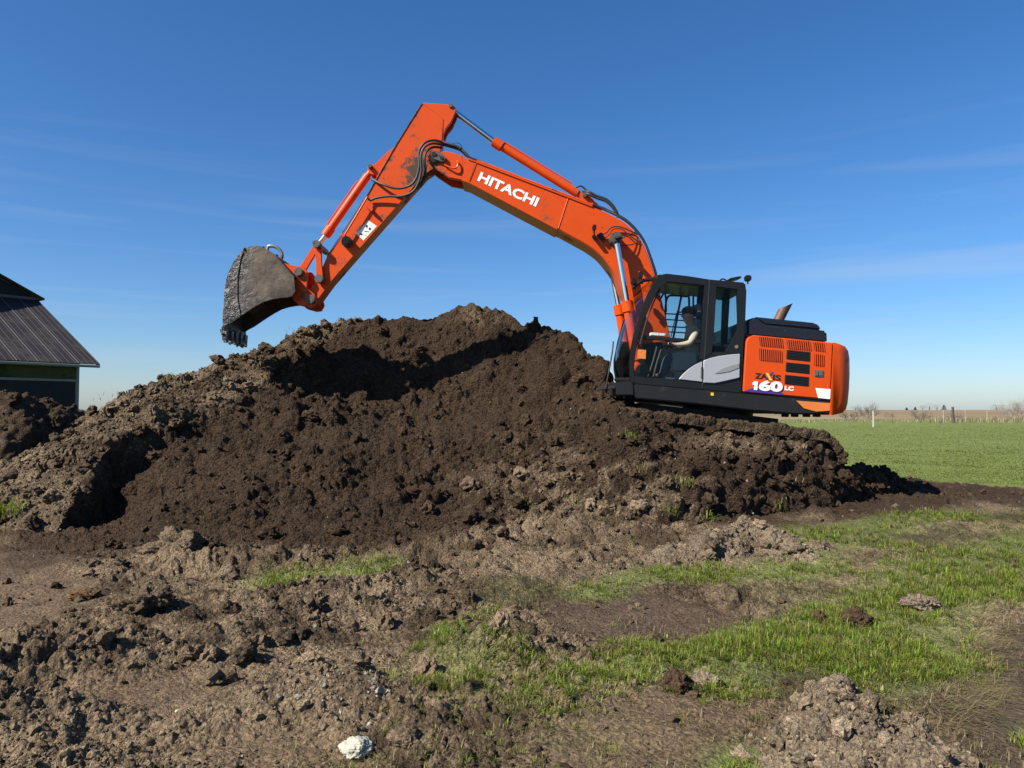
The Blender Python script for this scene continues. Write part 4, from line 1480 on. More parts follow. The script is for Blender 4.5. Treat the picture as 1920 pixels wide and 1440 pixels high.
YT = YP - .002
text_part('ZA', c6(270, 896), c6(410, 908), 10.5, YT, M['ink'], panel, .03)
text_part('IS', c6(470, 914), c6(562, 924), 10.5, YT, M['ink'], panel, .03)
xl = MB().px([c6(458, 826), c6(482, 828), c6(420, 910), c6(396, 908)], YP - .005, YP + .002, bevel=0)
part(xl, 'lettering', M['purple'], panel)
xr = MB().px([c6(396, 836), c6(422, 838), c6(470, 922), c6(440, 918)], YP - .008, YP + .002, bevel=0)
part(xr, 'lettering', M['yellow'], panel)
one = [(247, 948), (272, 929), (307, 932), (300, 1029), (264, 1026), (269, 966), (250, 970)]
part(MB().px([c6(x + 7, y + 8) for x, y in one], YP - .006, YP + .001, bevel=0), 'lettering', M['ink'], panel)
part(MB().px([c6(x, y) for x, y in one], YP - .012, YP + .001, bevel=0), 'lettering', M['white'], panel)
text_part('60', c6(321, 1042), c6(590, 1060), 20, YP - .005, M['ink'], panel, .055, thick=.003)
text_part('60', c6(314, 1034), c6(582, 1052), 20, YP - .009, M['white'], panel, .055, thick=.003)
text_part('LC', c6(606, 1030), c6(708, 1038), 8.2, YT, M['white'], panel, .05)
part(MB().px([(1333, 736), (1338, 736.5), (1338, 742), (1333, 741.5)], YB - .0, YB + .02, bevel=0), 'warning_label', M['yellow'], skirt)
part(MB().px([(1392.5, 735.2), (1394.5, 735.4), (1557, 750.2), (1557, 751.6)], YB - .004, YB + .02, bevel=0), 'panel_edge', M['black'], panel)

# counterweight: the profile swept across the body, rounded at both corners
prof = [(1562.5, 642), (1571, 643), (1579, 648), (1584.5, 656.5), (1586.8, 670), (1587, 700), (1586, 727), (1584.5, 742), (1583, 756), (1580, 767), (1573, 774.5), (1563, 778), (1556, 778), (1557, 751)]
cw0 = [P(x, y, YB) for x, y in prof]
xm = min(p.x for p in cw0)
rings = []
for k in range(25):
    t = k / 24
    yy = YB - .012 + (YE - YB + .024) * t
    e = abs(yy - (YB + YE) / 2) / ((YE - YB) / 2)
    ext = .36 * max(0, 1 - e ** 2) ** .8 - .06 * max(0, (e - .93) / .07) ** 2
    row = []
    for i_, p in enumerate(cw0):
        wgt = 0 if i_ in (0, 12, 13) else (.55 if i_ in (1, 11) else 1)
        row.append(Vector((p.x + ext * wgt, yy, p.z)))
    rings.append(row)
cwm = MB()
cwm.loft(rings)
cw = part(cwm, 'counterweight', M['orange'], sharp=45)
cr = MB()
cr.px([(1493, 751.2), (1557, 756), (1556, 770.5), (1530, 772), (1508, 766)], YB - .006, YB + .06, bevel=.004)
part(cr, 'counterweight_toe', M['orange_rust'], cw)

hd = MB()
hd.px([(1400, 600), (1417, 594), (1424, 600), (1433, 608.5), (1541, 619), (1551, 620.5), (1552, 643), (1412, 630), (1400, 629)], YB + .06, YE - .1, bevel=.03, seg=3)
hood = part(hd, 'hood', M['hood'])
lid = MB()
lid.px([(1417, 593.5), (1530, 605), (1537, 610), (1542, 618.5), (1434, 608.5), (1426, 603)], YB + .12, YE - .25, ref=YB + .1, bevel=.025, seg=3)
part(lid, 'hood_lid', M['hood'], hood)
ex = MB()
e0, e1 = P(1458, 604, 12.9), P(1473, 574, 12.9)
dirx = (e1 - e0).normalized()
rr = .085
ringsE = []
sidev = Vector((0, 1, 0))
upv2 = dirx.cross(sidev).normalized()
for k in range(14):
    a = 2 * math.pi * k / 14
    ringsE.append((math.cos(a), math.sin(a)))
outer0 = [e0 + (sidev * s + upv2 * c) * rr for c, s in ringsE]
outer1 = [e1 + (sidev * s + upv2 * c) * rr - dirx * (.10 * c if upv2.x < 0 else -.10 * c) * 1.0 for c, s in ringsE]
inner1 = [p + (e1 - p) * .18 - dirx * .005 for p in outer1]
inner0 = [q - dirx * .2 for q in inner1]
ex.loft([outer0, outer1, inner1, inner0])
part(ex, 'exhaust_pipe', M['exhaust'], hood)

# --- cab
YC, YD = YB, 12.74                # its near and far sides
def c5(x, y):
    return 1130 + x / 5.334, 490 + y / 5.334
cabf = MB()
a_pillar = [(1250, 513), (1243, 514), (1234, 519), (1226, 530), (1217, 546), (1208, 567), (1198, 594), (1189, 625), (1183, 655), (1180.5, 680), (1181, 700), (1184, 718), (1191, 718), (1189, 690), (1192, 660), (1198, 630), (1207, 602), (1218, 578), (1228, 556), (1238, 540), (1246, 534), (1252, 530)]
cabf.px(a_pillar, YC, YC + .09, bevel=.012)
roofp = [(1238, 516), (1250, 512.5), (1290, 517), (1331, 523.5), (1398, 529.5), (1400, 546), (1385, 545), (1331, 537.5), (1252, 530), (1240, 532)]
cabf.px(roofp, YC + .004, YD, ref=YC, bevel=.02)
cabf.px([(1321, 530), (1344, 534), (1338, 640), (1335, 662), (1316, 675), (1311, 674), (1315, 640), (1320, 560)], YC + .002, YC + .08, bevel=.008)
cabf.px([(1382, 540), (1400, 542), (1398, 596), (1394, 660), (1391, 736), (1388, 736), (1389, 664), (1378, 666), (1360, 660), (1383, 618), (1384, 600)], YC + .003, YC + .08, bevel=.01)
cabf.px([(1314, 674), (1336, 660), (1358, 660), (1389, 660), (1390, 736), (1314, 722)], YC + .009, YC + .07, bevel=.008)      # rear lower panel
cabf.px([(1184, 706), (1272, 711), (1316, 716), (1391, 731), (1391, 737), (1300, 729), (1186, 719)], YC + .005, YC + .08, bevel=.006)   # sill
cabf.px([(1199, 628.5), (1315, 637), (1315, 644), (1197, 635)], YC + .006, YC + .07, bevel=.006)               # bar between the panes
cabf.px([(1268, 711), (1291, 692), (1316, 675), (1318, 684), (1318, 718), (1270, 714)], YC + .011, YC + .07, bevel=.004)
# far side
far = [(x, y) for x, y in [(1236, 516), (1224, 524), (1206, 536), (1190, 552), (1178, 576), (1168, 604), (1158, 640), (1151, 675), (1151, 692), (1155, 716), (1161, 716), (1157, 690), (1158, 675), (1165, 642), (1175, 606), (1186, 578), (1197, 556), (1212, 541), (1228, 530), (1240, 528)]]
cabf.px(far, YD - .07, YD, bevel=.012)
cabf.px([(1309, 530), (1324, 531), (1318, 640), (1312, 725), (1300, 724), (1304, 640)], YD - .06, YD - .004, bevel=.008)
cabf.px([(1356, 535), (1370, 537), (1364, 640), (1360, 725), (1349, 724), (1352, 640)], YD - .06, YD - .002, bevel=.008)
cabf.px([(1164, 640), (1312, 645), (1362, 650), (1358, 725), (1160, 716), (1156, 690)], YD - .05, YD - .008, bevel=.008)      # far lower panel
# floor and rear wall
cabf.px([(1160, 716), (1188, 712), (1391, 731), (1391, 738), (1188, 720), (1162, 722)], YC + .085, YD - .01, ref=YC + .085, bevel=.004)
cabf.px([(1382, 640), (1396, 632), (1391, 732), (1379, 731)], YC + .085, YD - .01, ref=YC + .085, bevel=.006)
# brow across the front over the windscreen
q0, q1 = P(1238, 520, YC + .03), P(1226, 527, YD - .03)
cabf.tube([q0, (q0 + q1) / 2 + Vector((-.03, 0, .01)), q1], .045, 10)
q0, q1 = P(1184, 712, YC + .04), P(1156, 712, YD - .03)
cabf.tube([q0, (q0 + q1) / 2 + Vector((-.04, 0, 0)), q1], .04, 10)
cab = part(cabf, 'cab', M['black'])

def pane(name, pts, Y0, mat=None):
    return part(MB().px(pts, Y0, Y0 + .006, bevel=0), name, mat or M['glass'], cab)
pane('door_glass', [(1242, 534), (1321, 540), (1314, 638), (1199, 630), (1210, 600), (1226, 562)], YC + .03)
pane('door_glass', [(1198, 634), (1315, 643), (1315, 676), (1270, 711), (1188, 706), (1191, 665)], YC + .03)
pane('rear_glass', [(1343, 542), (1383, 547), (1384, 618), (1358, 661), (1338, 661), (1337, 652)], YC + .03, M['glass_rear'])
pane('far_glass', [(1226, 530), (1310, 533), (1306, 642), (1164, 640), (1176, 606), (1196, 560)], YD - .03)
pane('far_glass', [(1322, 534), (1357, 537), (1352, 648), (1318, 644)], YD - .03, M['glass_rear'])
ws = MB()
near_e = [(1232, 521), (1222, 536), (1208, 564), (1197, 592), (1187, 626), (1181, 660), (1179, 690), (1182, 712)]
far_e = [(1222, 526), (1205, 537), (1190, 553), (1174, 590), (1163, 624), (1154, 660), (1151.5, 688), (1156, 712)]
rws = []
for a, b in zip(near_e, far_e):
    p, q = P(*a, YC + .03), P(*b, YD - .03)
    rws.append([p.lerp(q, t) + Vector((-.05 * math.sin(math.pi * t), 0, 0)) for t in (0, .2, .4, .6, .8, 1)])
ws.loft(rws, close=False)
part(ws, 'windscreen', M['glass'], cab)
fl = MB()
for e_, Y_ in ((near_e[4:], YC + .0), ):
    pass
sil = MB()
sil.px([(1272.5, 711), (1280, 702), (1291, 692), (1303, 684), (1317, 677.5), (1317, 716)], YC - .012, YC + .01, bevel=.006, seg=3)
part(sil, 'door_trim', M['silver'], cab)
sil = MB()
sil.px([(1319, 676), (1333, 671), (1348, 667.5), (1370, 664.5), (1388, 663.4), (1387.5, 685), (1387, 708), (1362, 714), (1340, 718.5), (1319, 717.5)], YC - .016, YC + .008, bevel=.008, seg=3)
part(sil, 'side_trim', M['silver'], cab)
swo = MB()
swo.px([(1340, 701), (1352, 692), (1368, 686), (1386.5, 681), (1386.5, 690), (1368, 697), (1352, 700)], YC - .024, YC - .008, bevel=.006)
part(swo, 'trim_recess', M['plastic'], cab)
hdl = MB().px([(1314.5, 688), (1317, 687), (1316.5, 709), (1314, 709)], YC - .03, YC - .01, bevel=.004)
part(hdl, 'door_handle', M['steel'], cab)
seam = MB().px([(1329.5, 524), (1331.5, 524), (1319, 718), (1317.3, 728), (1316.3, 728), (1317, 716)], YC - .002, YC + .03, bevel=0)
part(seam, 'door_seam', M['rubber'], cab)
# interior
seat = MB()
seat.px([(1268, 668), (1300, 664), (1306, 675), (1300, 690), (1268, 692)], 11.86, 12.32, bevel=.05, seg=3)
seat.px([(1300, 596), (1312, 592), (1322, 610), (1322, 650), (1312, 682), (1300, 684), (1302, 650)], 11.87, 12.30, bevel=.05, seg=3)
seat.px([(1303, 570), (1316, 568), (1318, 590), (1304, 592)], 11.95, 12.22, bevel=.03, seg=3)
part(seat, 'seat', M['seat'], cab)
con = MB()
con.px([(1258, 660), (1308, 655), (1309, 690), (1290, 696), (1258, 698)], YC + .09, 11.84, bevel=.03, seg=3)
con.px([(1265, 696), (1290, 694), (1290, 710), (1262, 710)], YC + .10, 11.83, bevel=.02)
part(con, 'console', M['plastic'], cab)
cons = MB()
cons.tube([P(1232, 660, 11.95), P(1238, 652, 11.95), P(1250, 648, 11.95), P(1262, 652, 11.95)], .02, 8)
cons.tube([P(1250, 654, 11.92), P(1253, 642, 11.92), P(1252, 632, 11.92)], .022, 8)
cons.tube([P(1225, 708, 12.2), P(1232, 680, 12.2), P(1240, 655, 12.2)], .018, 8)
cons.tube([P(1215, 706, 12.3), P(1224, 680, 12.3), P(1232, 650, 12.3)], .018, 8)
part(cons, 'control_levers', M['rubber'], cab)
mr = MB()
mr.px(arc(1207, 693, 12, 180, 360, 10) + [(1219, 705), (1195, 703)], 11.9, 12.1, bevel=.03)
part(mr, 'pedal_box', M['black'], cab)
part(MB().px([(1195.5, 655), (1211.5, 656), (1210.5, 673), (1195, 672)], YC + .022, YC + .027, bevel=0), 'warning_label', M['orange_rust'], cab)
part(MB().px([(1249, 707.5), (1265, 708.5), (1265, 712), (1249, 711)], YC + .1, YC + .2, bevel=0), 'floor_plate', M['white'], cab)
part(MB().px([(1221, 623), (1235, 624), (1235, 629), (1221, 628)], YC + .34, YC + .5, bevel=0), 'paper', M['white'], cab)
part(MB().px([(1236, 624.5), (1252, 625.5), (1252, 629.5), (1236, 629)], YC + .34, YC + .5, bevel=0), 'paper', M['white'], cab)
rail = MB()
Yg = YD + .05
rail.tube([P(1246, 625, Yg), P(1248, 575, Yg), P(1252, 557, Yg), P(1262, 554, Yg), P(1285, 556, Yg), P(1292, 562, Yg), P(1291, 640, Yg)], .018, 8)
rail.tube([P(1217, 604, Yg), P(1243, 552, Yg), P(1248, 556, Yg), P(1249, 585, Yg)], .016, 8)
for yy in (588, 599, 612, 622):
    rail.tube([P(1212, yy - 2, Yg), P(1300, yy + 3, Yg)], .011, 6, 1)
rail.tube([P(1278, 552, Yg), P(1262, 636, Yg)], .018, 8, 1)
rail.tube([P(1300, 556, Yg), P(1299, 640, Yg)], .016, 8, 1)
part(rail, 'side_guard', M['rubber'], cab)
wip = MB()
wip.tube([P(1283, 545, YC + .35), P(1268, 590, YC + .35), P(1258, 632, YC + .35)], .008, 6, 2)
wip.tube([P(1232, 552, YC + .1), P(1214, 596, YC + .0), P(1200, 646, YC - .02)], .012, 6, 2)
part(wip, 'wiper', M['rubber'], cab)
ant = MB()
ant.px([(1369, 521), (1390, 517), (1391, 521), (1373, 526)], 12.1, 12.35, bevel=.01)
ant.tube([P(1350, 526, 12.1), P(1355, 523, 12.1), P(1362, 526, 12.1)], .012, 6)
part(ant, 'roof_bracket', M['black'], cab)
lm = MB()
q = P(1402, 522, 12.0)
lm.box(q, .09, .12, .09, None, .015)
lm.cyl(q + Vector((0, 0, -.09)), q, .012)
part(lm, 'work_lamp', M['black'], cab)
lk = MB().cyl(P(1381, 650, YC - .004), P(1381, 650, YC + .012), .028, seg=16)
part(lk, 'lock', M['steel'], cab)
fs = MB()
fs.px([(1160, 650), (1174, 650), (1177, 668), (1178, 704), (1160, 712), (1153, 695), (1153, 672)], YD - .12, YD - .09, bevel=.004)
part(fs, 'lower_front_pane', M['glass_rear'], cab)

# --- boom
YBM0, YBM1 = 12.64, 13.20
top = [(826, 284), (840, 284), (853, 287), (866, 291), (878, 299)] + [(1111, 388)]
top += spline([(1111, 388), (1130, 395.5), (1153.5, 407), (1175, 420), (1193, 438.6), (1206, 457), (1217, 483), (1226, 509), (1240, 560), (1250, 600), (1258, 640)], 3)[1:]
bot = spline([(1205, 645), (1190, 600), (1175, 560), (1167, 544), (1153.5, 514), (1140, 495), (1124.5, 477), (1103, 461), (1080, 448)], 3) + [(1045, 429), (879, 341), (866, 337)]
boom_main = [(866, 291), (878, 299)] + top[5:] + bot
bo = MB()
bo.px(boom_main, YBM0, YBM1, bevel=.012)
boom = part(bo, 'boom', M['orange'])
for Y0 in (YBM0 + .002, YBM1 - .092):
    fk = MB().px([(868, 292.5), (853, 287), (840, 284), (826, 283.5)] + arc(816, 297, 14, -50, -230, 8) + [(808, 309), (816, 316), (842, 333), (868, 338)], Y0, Y0 + .09, ref=YBM0, bevel=.01)
    part(fk, 'boom_fork', M['orange_dirty'], boom)
sm_ = MB()
sm_.px([(877, 300), (893, 306.5), (880, 341.5), (866, 337.5)], YBM0 - .012, YBM0 + .02, bevel=.008)
part(sm_, 'boom_splice', M['orange'], boom)
for a, b in (((893, 307), (880, 341)), ((1065, 372.5), (1047, 428))):
    w = MB().tube([P(*a, YBM0 - .002), P(*b, YBM0 - .002)], .008, 8, 1)
    part(w, 'weld_bead', M['orange'], boom)
flg = MB()
flg.px([(878, 296.5), (1111, 385.5), (1111, 389), (878, 300)], YBM0 - .02, YBM1 + .02, ref=YBM0, bevel=.004)
part(flg, 'top_flange', M['orange'], boom)
flg = MB()
flg.px([(866, 336), (879, 340), (1045, 428), (1045, 431.5), (879, 343.5), (866, 339.5)], YBM0 - .02, YBM1 + .02, ref=YBM0, bevel=.004)
part(flg, 'bottom_flange', M['orange'], boom)
text_part('HITACHI', (894.5, 338.5), (1004.5, 388), 18.6, YBM0 - .002, M['white'], boom, .034)
# pin at the arm pivot with its keeper plate
pv = MB()
pv.cyl(P(815, 297, YBM0 - .05), P(815, 297, YBM0 + .02), .075, seg=24, bevel=.012)
pv.px(arc(816, 290, 9, 120, 300, 8) + arc(829, 296.5, 7, -60, 120, 8), YBM0 - .055, YBM0 - .02, bevel=.008)
pv.cyl(P(813.5, 289, YBM0 - .075), P(813.5, 289, YBM0 - .03), .04, seg=16, bevel=.006)
pv.cyl(P(828, 296, YBM0 - .075), P(828, 296, YBM0 - .03), .03, seg=16, bevel=.006)
part(pv, 'pivot_pin', M['grease'], boom)
hook = MB().tube([P(833, 309, YBM0 - .03), P(848, 315, YBM0 - .05), P(856, 314, YBM0 - .05), P(859, 306, YBM0 - .04), P(857, 302, YBM0 - .01)], .014, 8)
part(hook, 'lifting_hook', M['orange'], boom)
bk = MB()
for Y0 in (12.78, 13.0):
    bk.px([(1084, 376), (1088, 366), (1095, 361), (1103, 364), (1124, 386), (1130, 397)], Y0, Y0 + .05, ref=12.78, bevel=.008)
part(bk, 'cylinder_bracket', M['orange'], boom)
# steel pipes along the top of the boom, then rubber hoses
pp = MB()
for k, Y_ in enumerate((12.70, 12.76, 13.08, 13.14)):
    pp.tube([P(892, 300.5 - .5 * k, Y_), P(985, 336, Y_), P(1111, 384, Y_)], .017, 8, 2)
part(pp, 'hydraulic_pipe', M['orange'], boom)
for bx, by in ((905, 305), (1035, 353.5)):
    cl_ = MB().px([(bx, by), (bx + 8, by + 3), (bx + 6, by + 7), (bx - 2, by + 4)], 12.66, 12.8, bevel=.004)
    part(cl_, 'pipe_clamp', M['rubber'], boom)
hs_ = MB()
for dy, Y_ in ((0, 12.74), (4, 12.70)):
    hs_.tube([P(1093, 359 + dy, Y_ + .12), P(1103, 360 + dy, Y_), P(1118, 367 + dy, Y_), P(1137, 374 + dy, Y_), P(1151, 388 + dy, Y_), P(1159, 404 + dy, Y_)], .021, 8)
    hs_.tube([P(1111, 383, Y_ + .05), P(1134, 392 + dy * .3, Y_ + .05), P(1158, 403 + dy * .4, Y_), P(1178, 416 + dy * .4, Y_), P(1196, 435 + dy * .3, Y_), P(1209, 455, Y_), P(1219, 480, Y_), P(1229, 510, Y_), P(1236, 540, Y_)], .021, 8)
hs_.tube([P(1080, 352, 12.9), P(1090, 349, 12.9), P(1100, 357, 12.9), P(1112, 362, 12.86)], .014, 8)
part(hs_, 'hydraulic_hose', M['rubber'], boom)
wr_ = MB()
wr_.tube([P(1124, 440, 12.6), P(1136, 437, 12.58), P(1146, 427, 12.58), P(1160, 425, 12.58), P(1180, 432, 12.6), P(1196, 440, 12.62)], .011, 6)
wr_.tube([P(1133, 447, 12.6), P(1142, 440, 12.57), P(1150, 430, 12.58), P(1166, 430, 12.58), P(1182, 443, 12.58), P(1200, 455, 12.62)], .009, 6)
wr_.tube([P(1166, 447, 12.5), P(1180, 440, 12.55), P(1193, 434, 12.62)], .009, 6)
wr_.tube([P(1166, 460, 12.5), P(1182, 459, 12.55), P(1194, 455, 12.6), P(1197, 447, 12.62)], .009, 6)
part(wr_, 'cable', M['rubber'], boom)
bl = MB()
bl.px([(1110.5, 423), (1115, 419.5), (1119, 422), (1118, 430), (1113, 432)], 12.46, 12.58, bevel=.012)
bl.cyl(P(1114, 444, 12.50), P(1114, 444, 12.66), .035, seg=14)
bl.px([(1119, 440), (1128, 435), (1135, 446), (1130, 454)], 12.56, 12.66, bevel=.008)
bl.tube([P(1114, 430, 12.52), P(1114, 444, 12.54)], .014, 6, 1)
part(bl, 'boom_lamp', M['black'], boom)

# --- arm
YA0, YA1 = 12.74, 13.10
arm_p = [(791.5, 194), (831.5, 222.5), (829.5, 255), (826, 281), (822, 292), (823, 304), (816, 314), (798, 326), (751, 379), (665, 477), (619, 530), (600, 556), (592, 568)] + arc(584, 562, 12, 30, 200, 8) + [(576, 550), (590, 530), (600, 512), (613, 481), (645, 436), (688, 367), (706.6, 331), (743, 271)]
am = MB().px(arm_p, YA0, YA1, bevel=.012)
arm = part(am, 'arm', M['orange_dirty'])
for Y0 in (YA0 + .004, YA1 - .074):
    hb = MB().px([(790, 193.5), (846, 197), (853, 201), (855, 208), (852, 215), (846, 228), (836, 241), (830.5, 256), (831, 223)], Y0, Y0 + .07, ref=YA0, bevel=.008)
    part(hb, 'arm_bracket', M['orange_dirty'], arm)
hb = MB().px([(792, 192.5), (846, 196), (846, 199), (792, 196)], YA0 + .03, YA1 - .03, bevel=.004)
part(hb, 'arm_top_plate', M['orange'], arm)
for Y0 in (YA0 + .05, YA1 - .11):
    br = MB().px([(745, 268), (725, 283), (703, 305), (695, 310)] + arc(697.5, 318, 7.5, 230, 60, 8) + [(708, 332), (712, 324)], Y0, Y0 + .06, ref=YA0, bevel=.006)
    part(br, 'cylinder_lug', M['orange'], arm)
for a, b in (((791, 193.5), (743, 270.5)), ((743, 270.5), (688, 366.5)), ((688, 366.5), (613, 480.5))):
    e = MB().tube([P(*a, YA0 - .004), P(*b, YA0 - .004)], .009, 6, 1)
    part(e, 'weld_bead', M['grease'], arm)
stk = MB().px([(690.5, 413), (706.5, 424), (681.5, 451), (667.5, 438)], YA0 - .003, YA0 + .003, bevel=0)
part(stk, 'warning_sticker', M['sticker'], arm)
mk = MB()
for a, b, c, d in (((687, 421), (690, 423), (688, 427), (685, 425)), ((692, 426), (696, 428), (694, 432), (691, 430)), ((676, 437), (680, 438), (678, 441), (674, 440)), ((684, 433), (692, 434), (691, 435), (683, 434))):
    mk.px([a, b, c, d], YA0 - .006, YA0, bevel=0)
part(mk, 'sticker_print', M['ink'], arm)
ah = MB()
hose_paths = [
    [(828, 266, 12.70), (812, 263, 12.62), (796, 268, 12.58), (786, 284, 12.58), (786, 312, 12.58), (780, 335, 12.60), (766, 349, 12.62), (743, 353, 12.64), (718, 346, 12.66), (697, 336, 12.75)],
    [(828, 271, 12.70), (810, 269, 12.60), (795, 277, 12.56), (789, 294, 12.55), (790, 320, 12.56), (785, 342, 12.59), (773, 360, 12.62), (752, 368, 12.64), (728, 368, 12.66), (706, 371, 12.68), (694, 376, 12.70)],
    [(829, 277, 12.70), (812, 276, 12.62), (800, 284, 12.58), (796, 300, 12.57), (798, 318, 12.6), (794, 332, 12.64), (790, 340, 12.7)],
    [(829, 266, 12.72), (845, 271, 12.70), (862, 277, 12.70), (872, 286, 12.68), (880, 295, 12.68), (893, 300.5, 12.70)],
    [(829, 271, 12.74), (848, 276, 12.74), (864, 282, 12.74), (874, 291, 12.74), (884, 297.5, 12.74), (895, 302, 12.76)],
]
for pth in hose_paths:
    ah.tube([P(x, y, Y_) for x, y, Y_ in pth], .021, 8)
ah.tube([P(845, 270, 12.7), P(858, 268, 12.66), P(866, 274, 12.66), P(860, 280, 12.68)], .006, 6)
part(ah, 'hydraulic_hose', M['rubber'], arm)
ap = MB()
ap.tube([P(689, 369, 12.66), P(667, 406, 12.66), P(646, 441, 12.66)], .016, 8, 2)
ap.tube([P(694, 376, 12.70), P(690, 372, 12.67), P(688, 369, 12.66)], .018, 8, 2)
part(ap, 'hydraulic_pipe', M['orange'], arm)
cp = MB()
cp.px([(684, 378), (690, 382), (700, 392), (697, 397), (686, 388)], 12.64, 12.74, bevel=.006)
cp.px([(640, 436), (648, 440), (645, 446), (638, 442)], 12.64, 12.74, bevel=.006)
part(cp, 'pipe_clamp', M['orange_dirty'], arm)
bt = MB()
bt.cyl(P(650, 453, 12.62), P(650, 453, 12.75), .088, seg=18, bevel=.02)
bt.cyl(P(650, 453, 12.60), P(650, 453, 12.63), .045, seg=12, bevel=.01)
part(bt, 'grease_block', M['rubber'], arm)

# --- hydraulic rams
def ram(name, a, b, c, Y, rb, rr_, rod_first=True, head=1.25):
    """Rod from pixel a to b, barrel from b to c; eyes at both ends."""
    A, B_, C_ = P(*a, Y), P(*b, Y), P(*c, Y)
    d = (C_ - A).normalized()
    m = MB()
    m.cyl(B_ - d * .02, C_ - d * .12, rb, seg=24, bevel=.01)
    m.cyl(B_ - d * .05, B_ + d * .14, rb * head, seg=24, bevel=.015)
    m.cyl(C_ - d * .16, C_, rb * .75, seg=20)
    m.cyl((C_.x, Y - .1, C_.z), (C_.x, Y + .1, C_.z), rb * .9, seg=20, bevel=.01)
    off = d.cross(Vector((0, 1, 0))).normalized() * (rb + .022)
    if off.z < 0: off = -off
    m.tube([B_ + d * .12 + off, C_ - d * .3 + off], .014, 6, 1)
    o = part(m, name, M['orange'])
    r_ = MB().cyl(A, B_, rr_, seg=20)
    part(r_, 'ram_rod', M['chrome'], o)
    e = MB().cyl((A.x, Y - .09, A.z), (A.x, Y + .09, A.z), rr_ * 1.5, seg=20, bevel=.01)
    e.cyl((A.x, Y - .2, A.z), (A.x, Y + .2, A.z), rr_ * .9, seg=16, bevel=.008)
    part(e, 'rod_eye', M['grease'], o)
    k = MB().cyl((C_.x, Y - .2, C_.z), (C_.x, Y + .2, C_.z), rb * .55, seg=16, bevel=.008)
    part(k, 'pin', M['grease'], o)
    return o
ram('arm_cylinder', (847, 206), (930, 268), (1095, 371), 12.92, .072, .045)
ram('boom_cylinder', (1155, 447), (1176, 570), (1196, 690), 12.46, .078, .048)
ram('boom_cylinder', (1138.5, 463), (1160.5, 577), (1178, 685), 13.38, .078, .048)
ram('bucket_cylinder', (595.5, 459.5), (613, 438), (697.5, 318), 12.92, .068, .042)
for Y0, Y1 in ((12.40, YBM0), (YBM1, 13.44)):
    bp_ = MB()
    q = P(1155, 447, 12.46)
    bp_.cyl((q.x, Y0, q.z), (q.x, Y1, q.z), .10, seg=24, bevel=.015)
    part(bp_, 'cylinder_boss', M['grease'], boom)
# lamps and bar in front of the boom foot
for lx, ly in ((1201.5, 515), (1188, 526)):
    l = MB()
    q = P(lx, ly, 12.3)
    l.px(arc(lx, ly, 5.5, 0, 360, 12)[:-1] if False else [(lx - 4, ly - 6), (lx + 3, ly - 6), (lx + 5, ly + 4), (lx + 2, ly + 8), (lx - 4, ly + 6)], 12.25, 12.38, bevel=.015)
    l.tube([P(lx, ly + 6, 12.3), P(lx + 3, ly + 18, 12.3)], .012, 6, 1)
    part(l, 'front_lamp', M['black'])
fb = MB().tube([P(1186, 540, 12.3), P(1204, 527, 12.3), P(1222, 524, 12.3)], .03, 8)
part(fb, 'lamp_bar', M['black'])

# --- bucket and its linkage
YK0, YK1 = 12.44, 13.40
lk_ = MB()
for Y0 in (12.66, 13.12):
    lk_.px(arc(595.5, 459.5, 7.5, 180, 360, 8) + [(603, 490), (606, 520)] + arc(600, 524, 8, 0, 180, 8) + [(592.5, 500), (590, 470)], Y0, Y0 + .05, bevel=.008)
part(lk_, 'rocker_link', M['orange_dirty'])
l2 = MB()
for Y0 in (12.76, 13.02):
    l2.px([(591, 454), (600, 462), (568, 516), (557, 508)], Y0, Y0 + .06, bevel=.01)
part(l2, 'bucket_link', M['orange_dirty'])
for x, y, r0 in ((595.5, 459.5, .05), (600, 524, .055), (561.5, 511, .055), (584, 562, .06)):
    q = P(x, y, 12.66)
    pn_ = MB()
    pn_.cyl((q.x, 12.60, q.z), (q.x, 13.24, q.z), r0, seg=18, bevel=.01)
    pn_.cyl((q.x, 12.58, q.z), (q.x, 12.64, q.z), r0 * 1.35, seg=18, bevel=.012)
    part(pn_, 'linkage_pin', M['grease'])

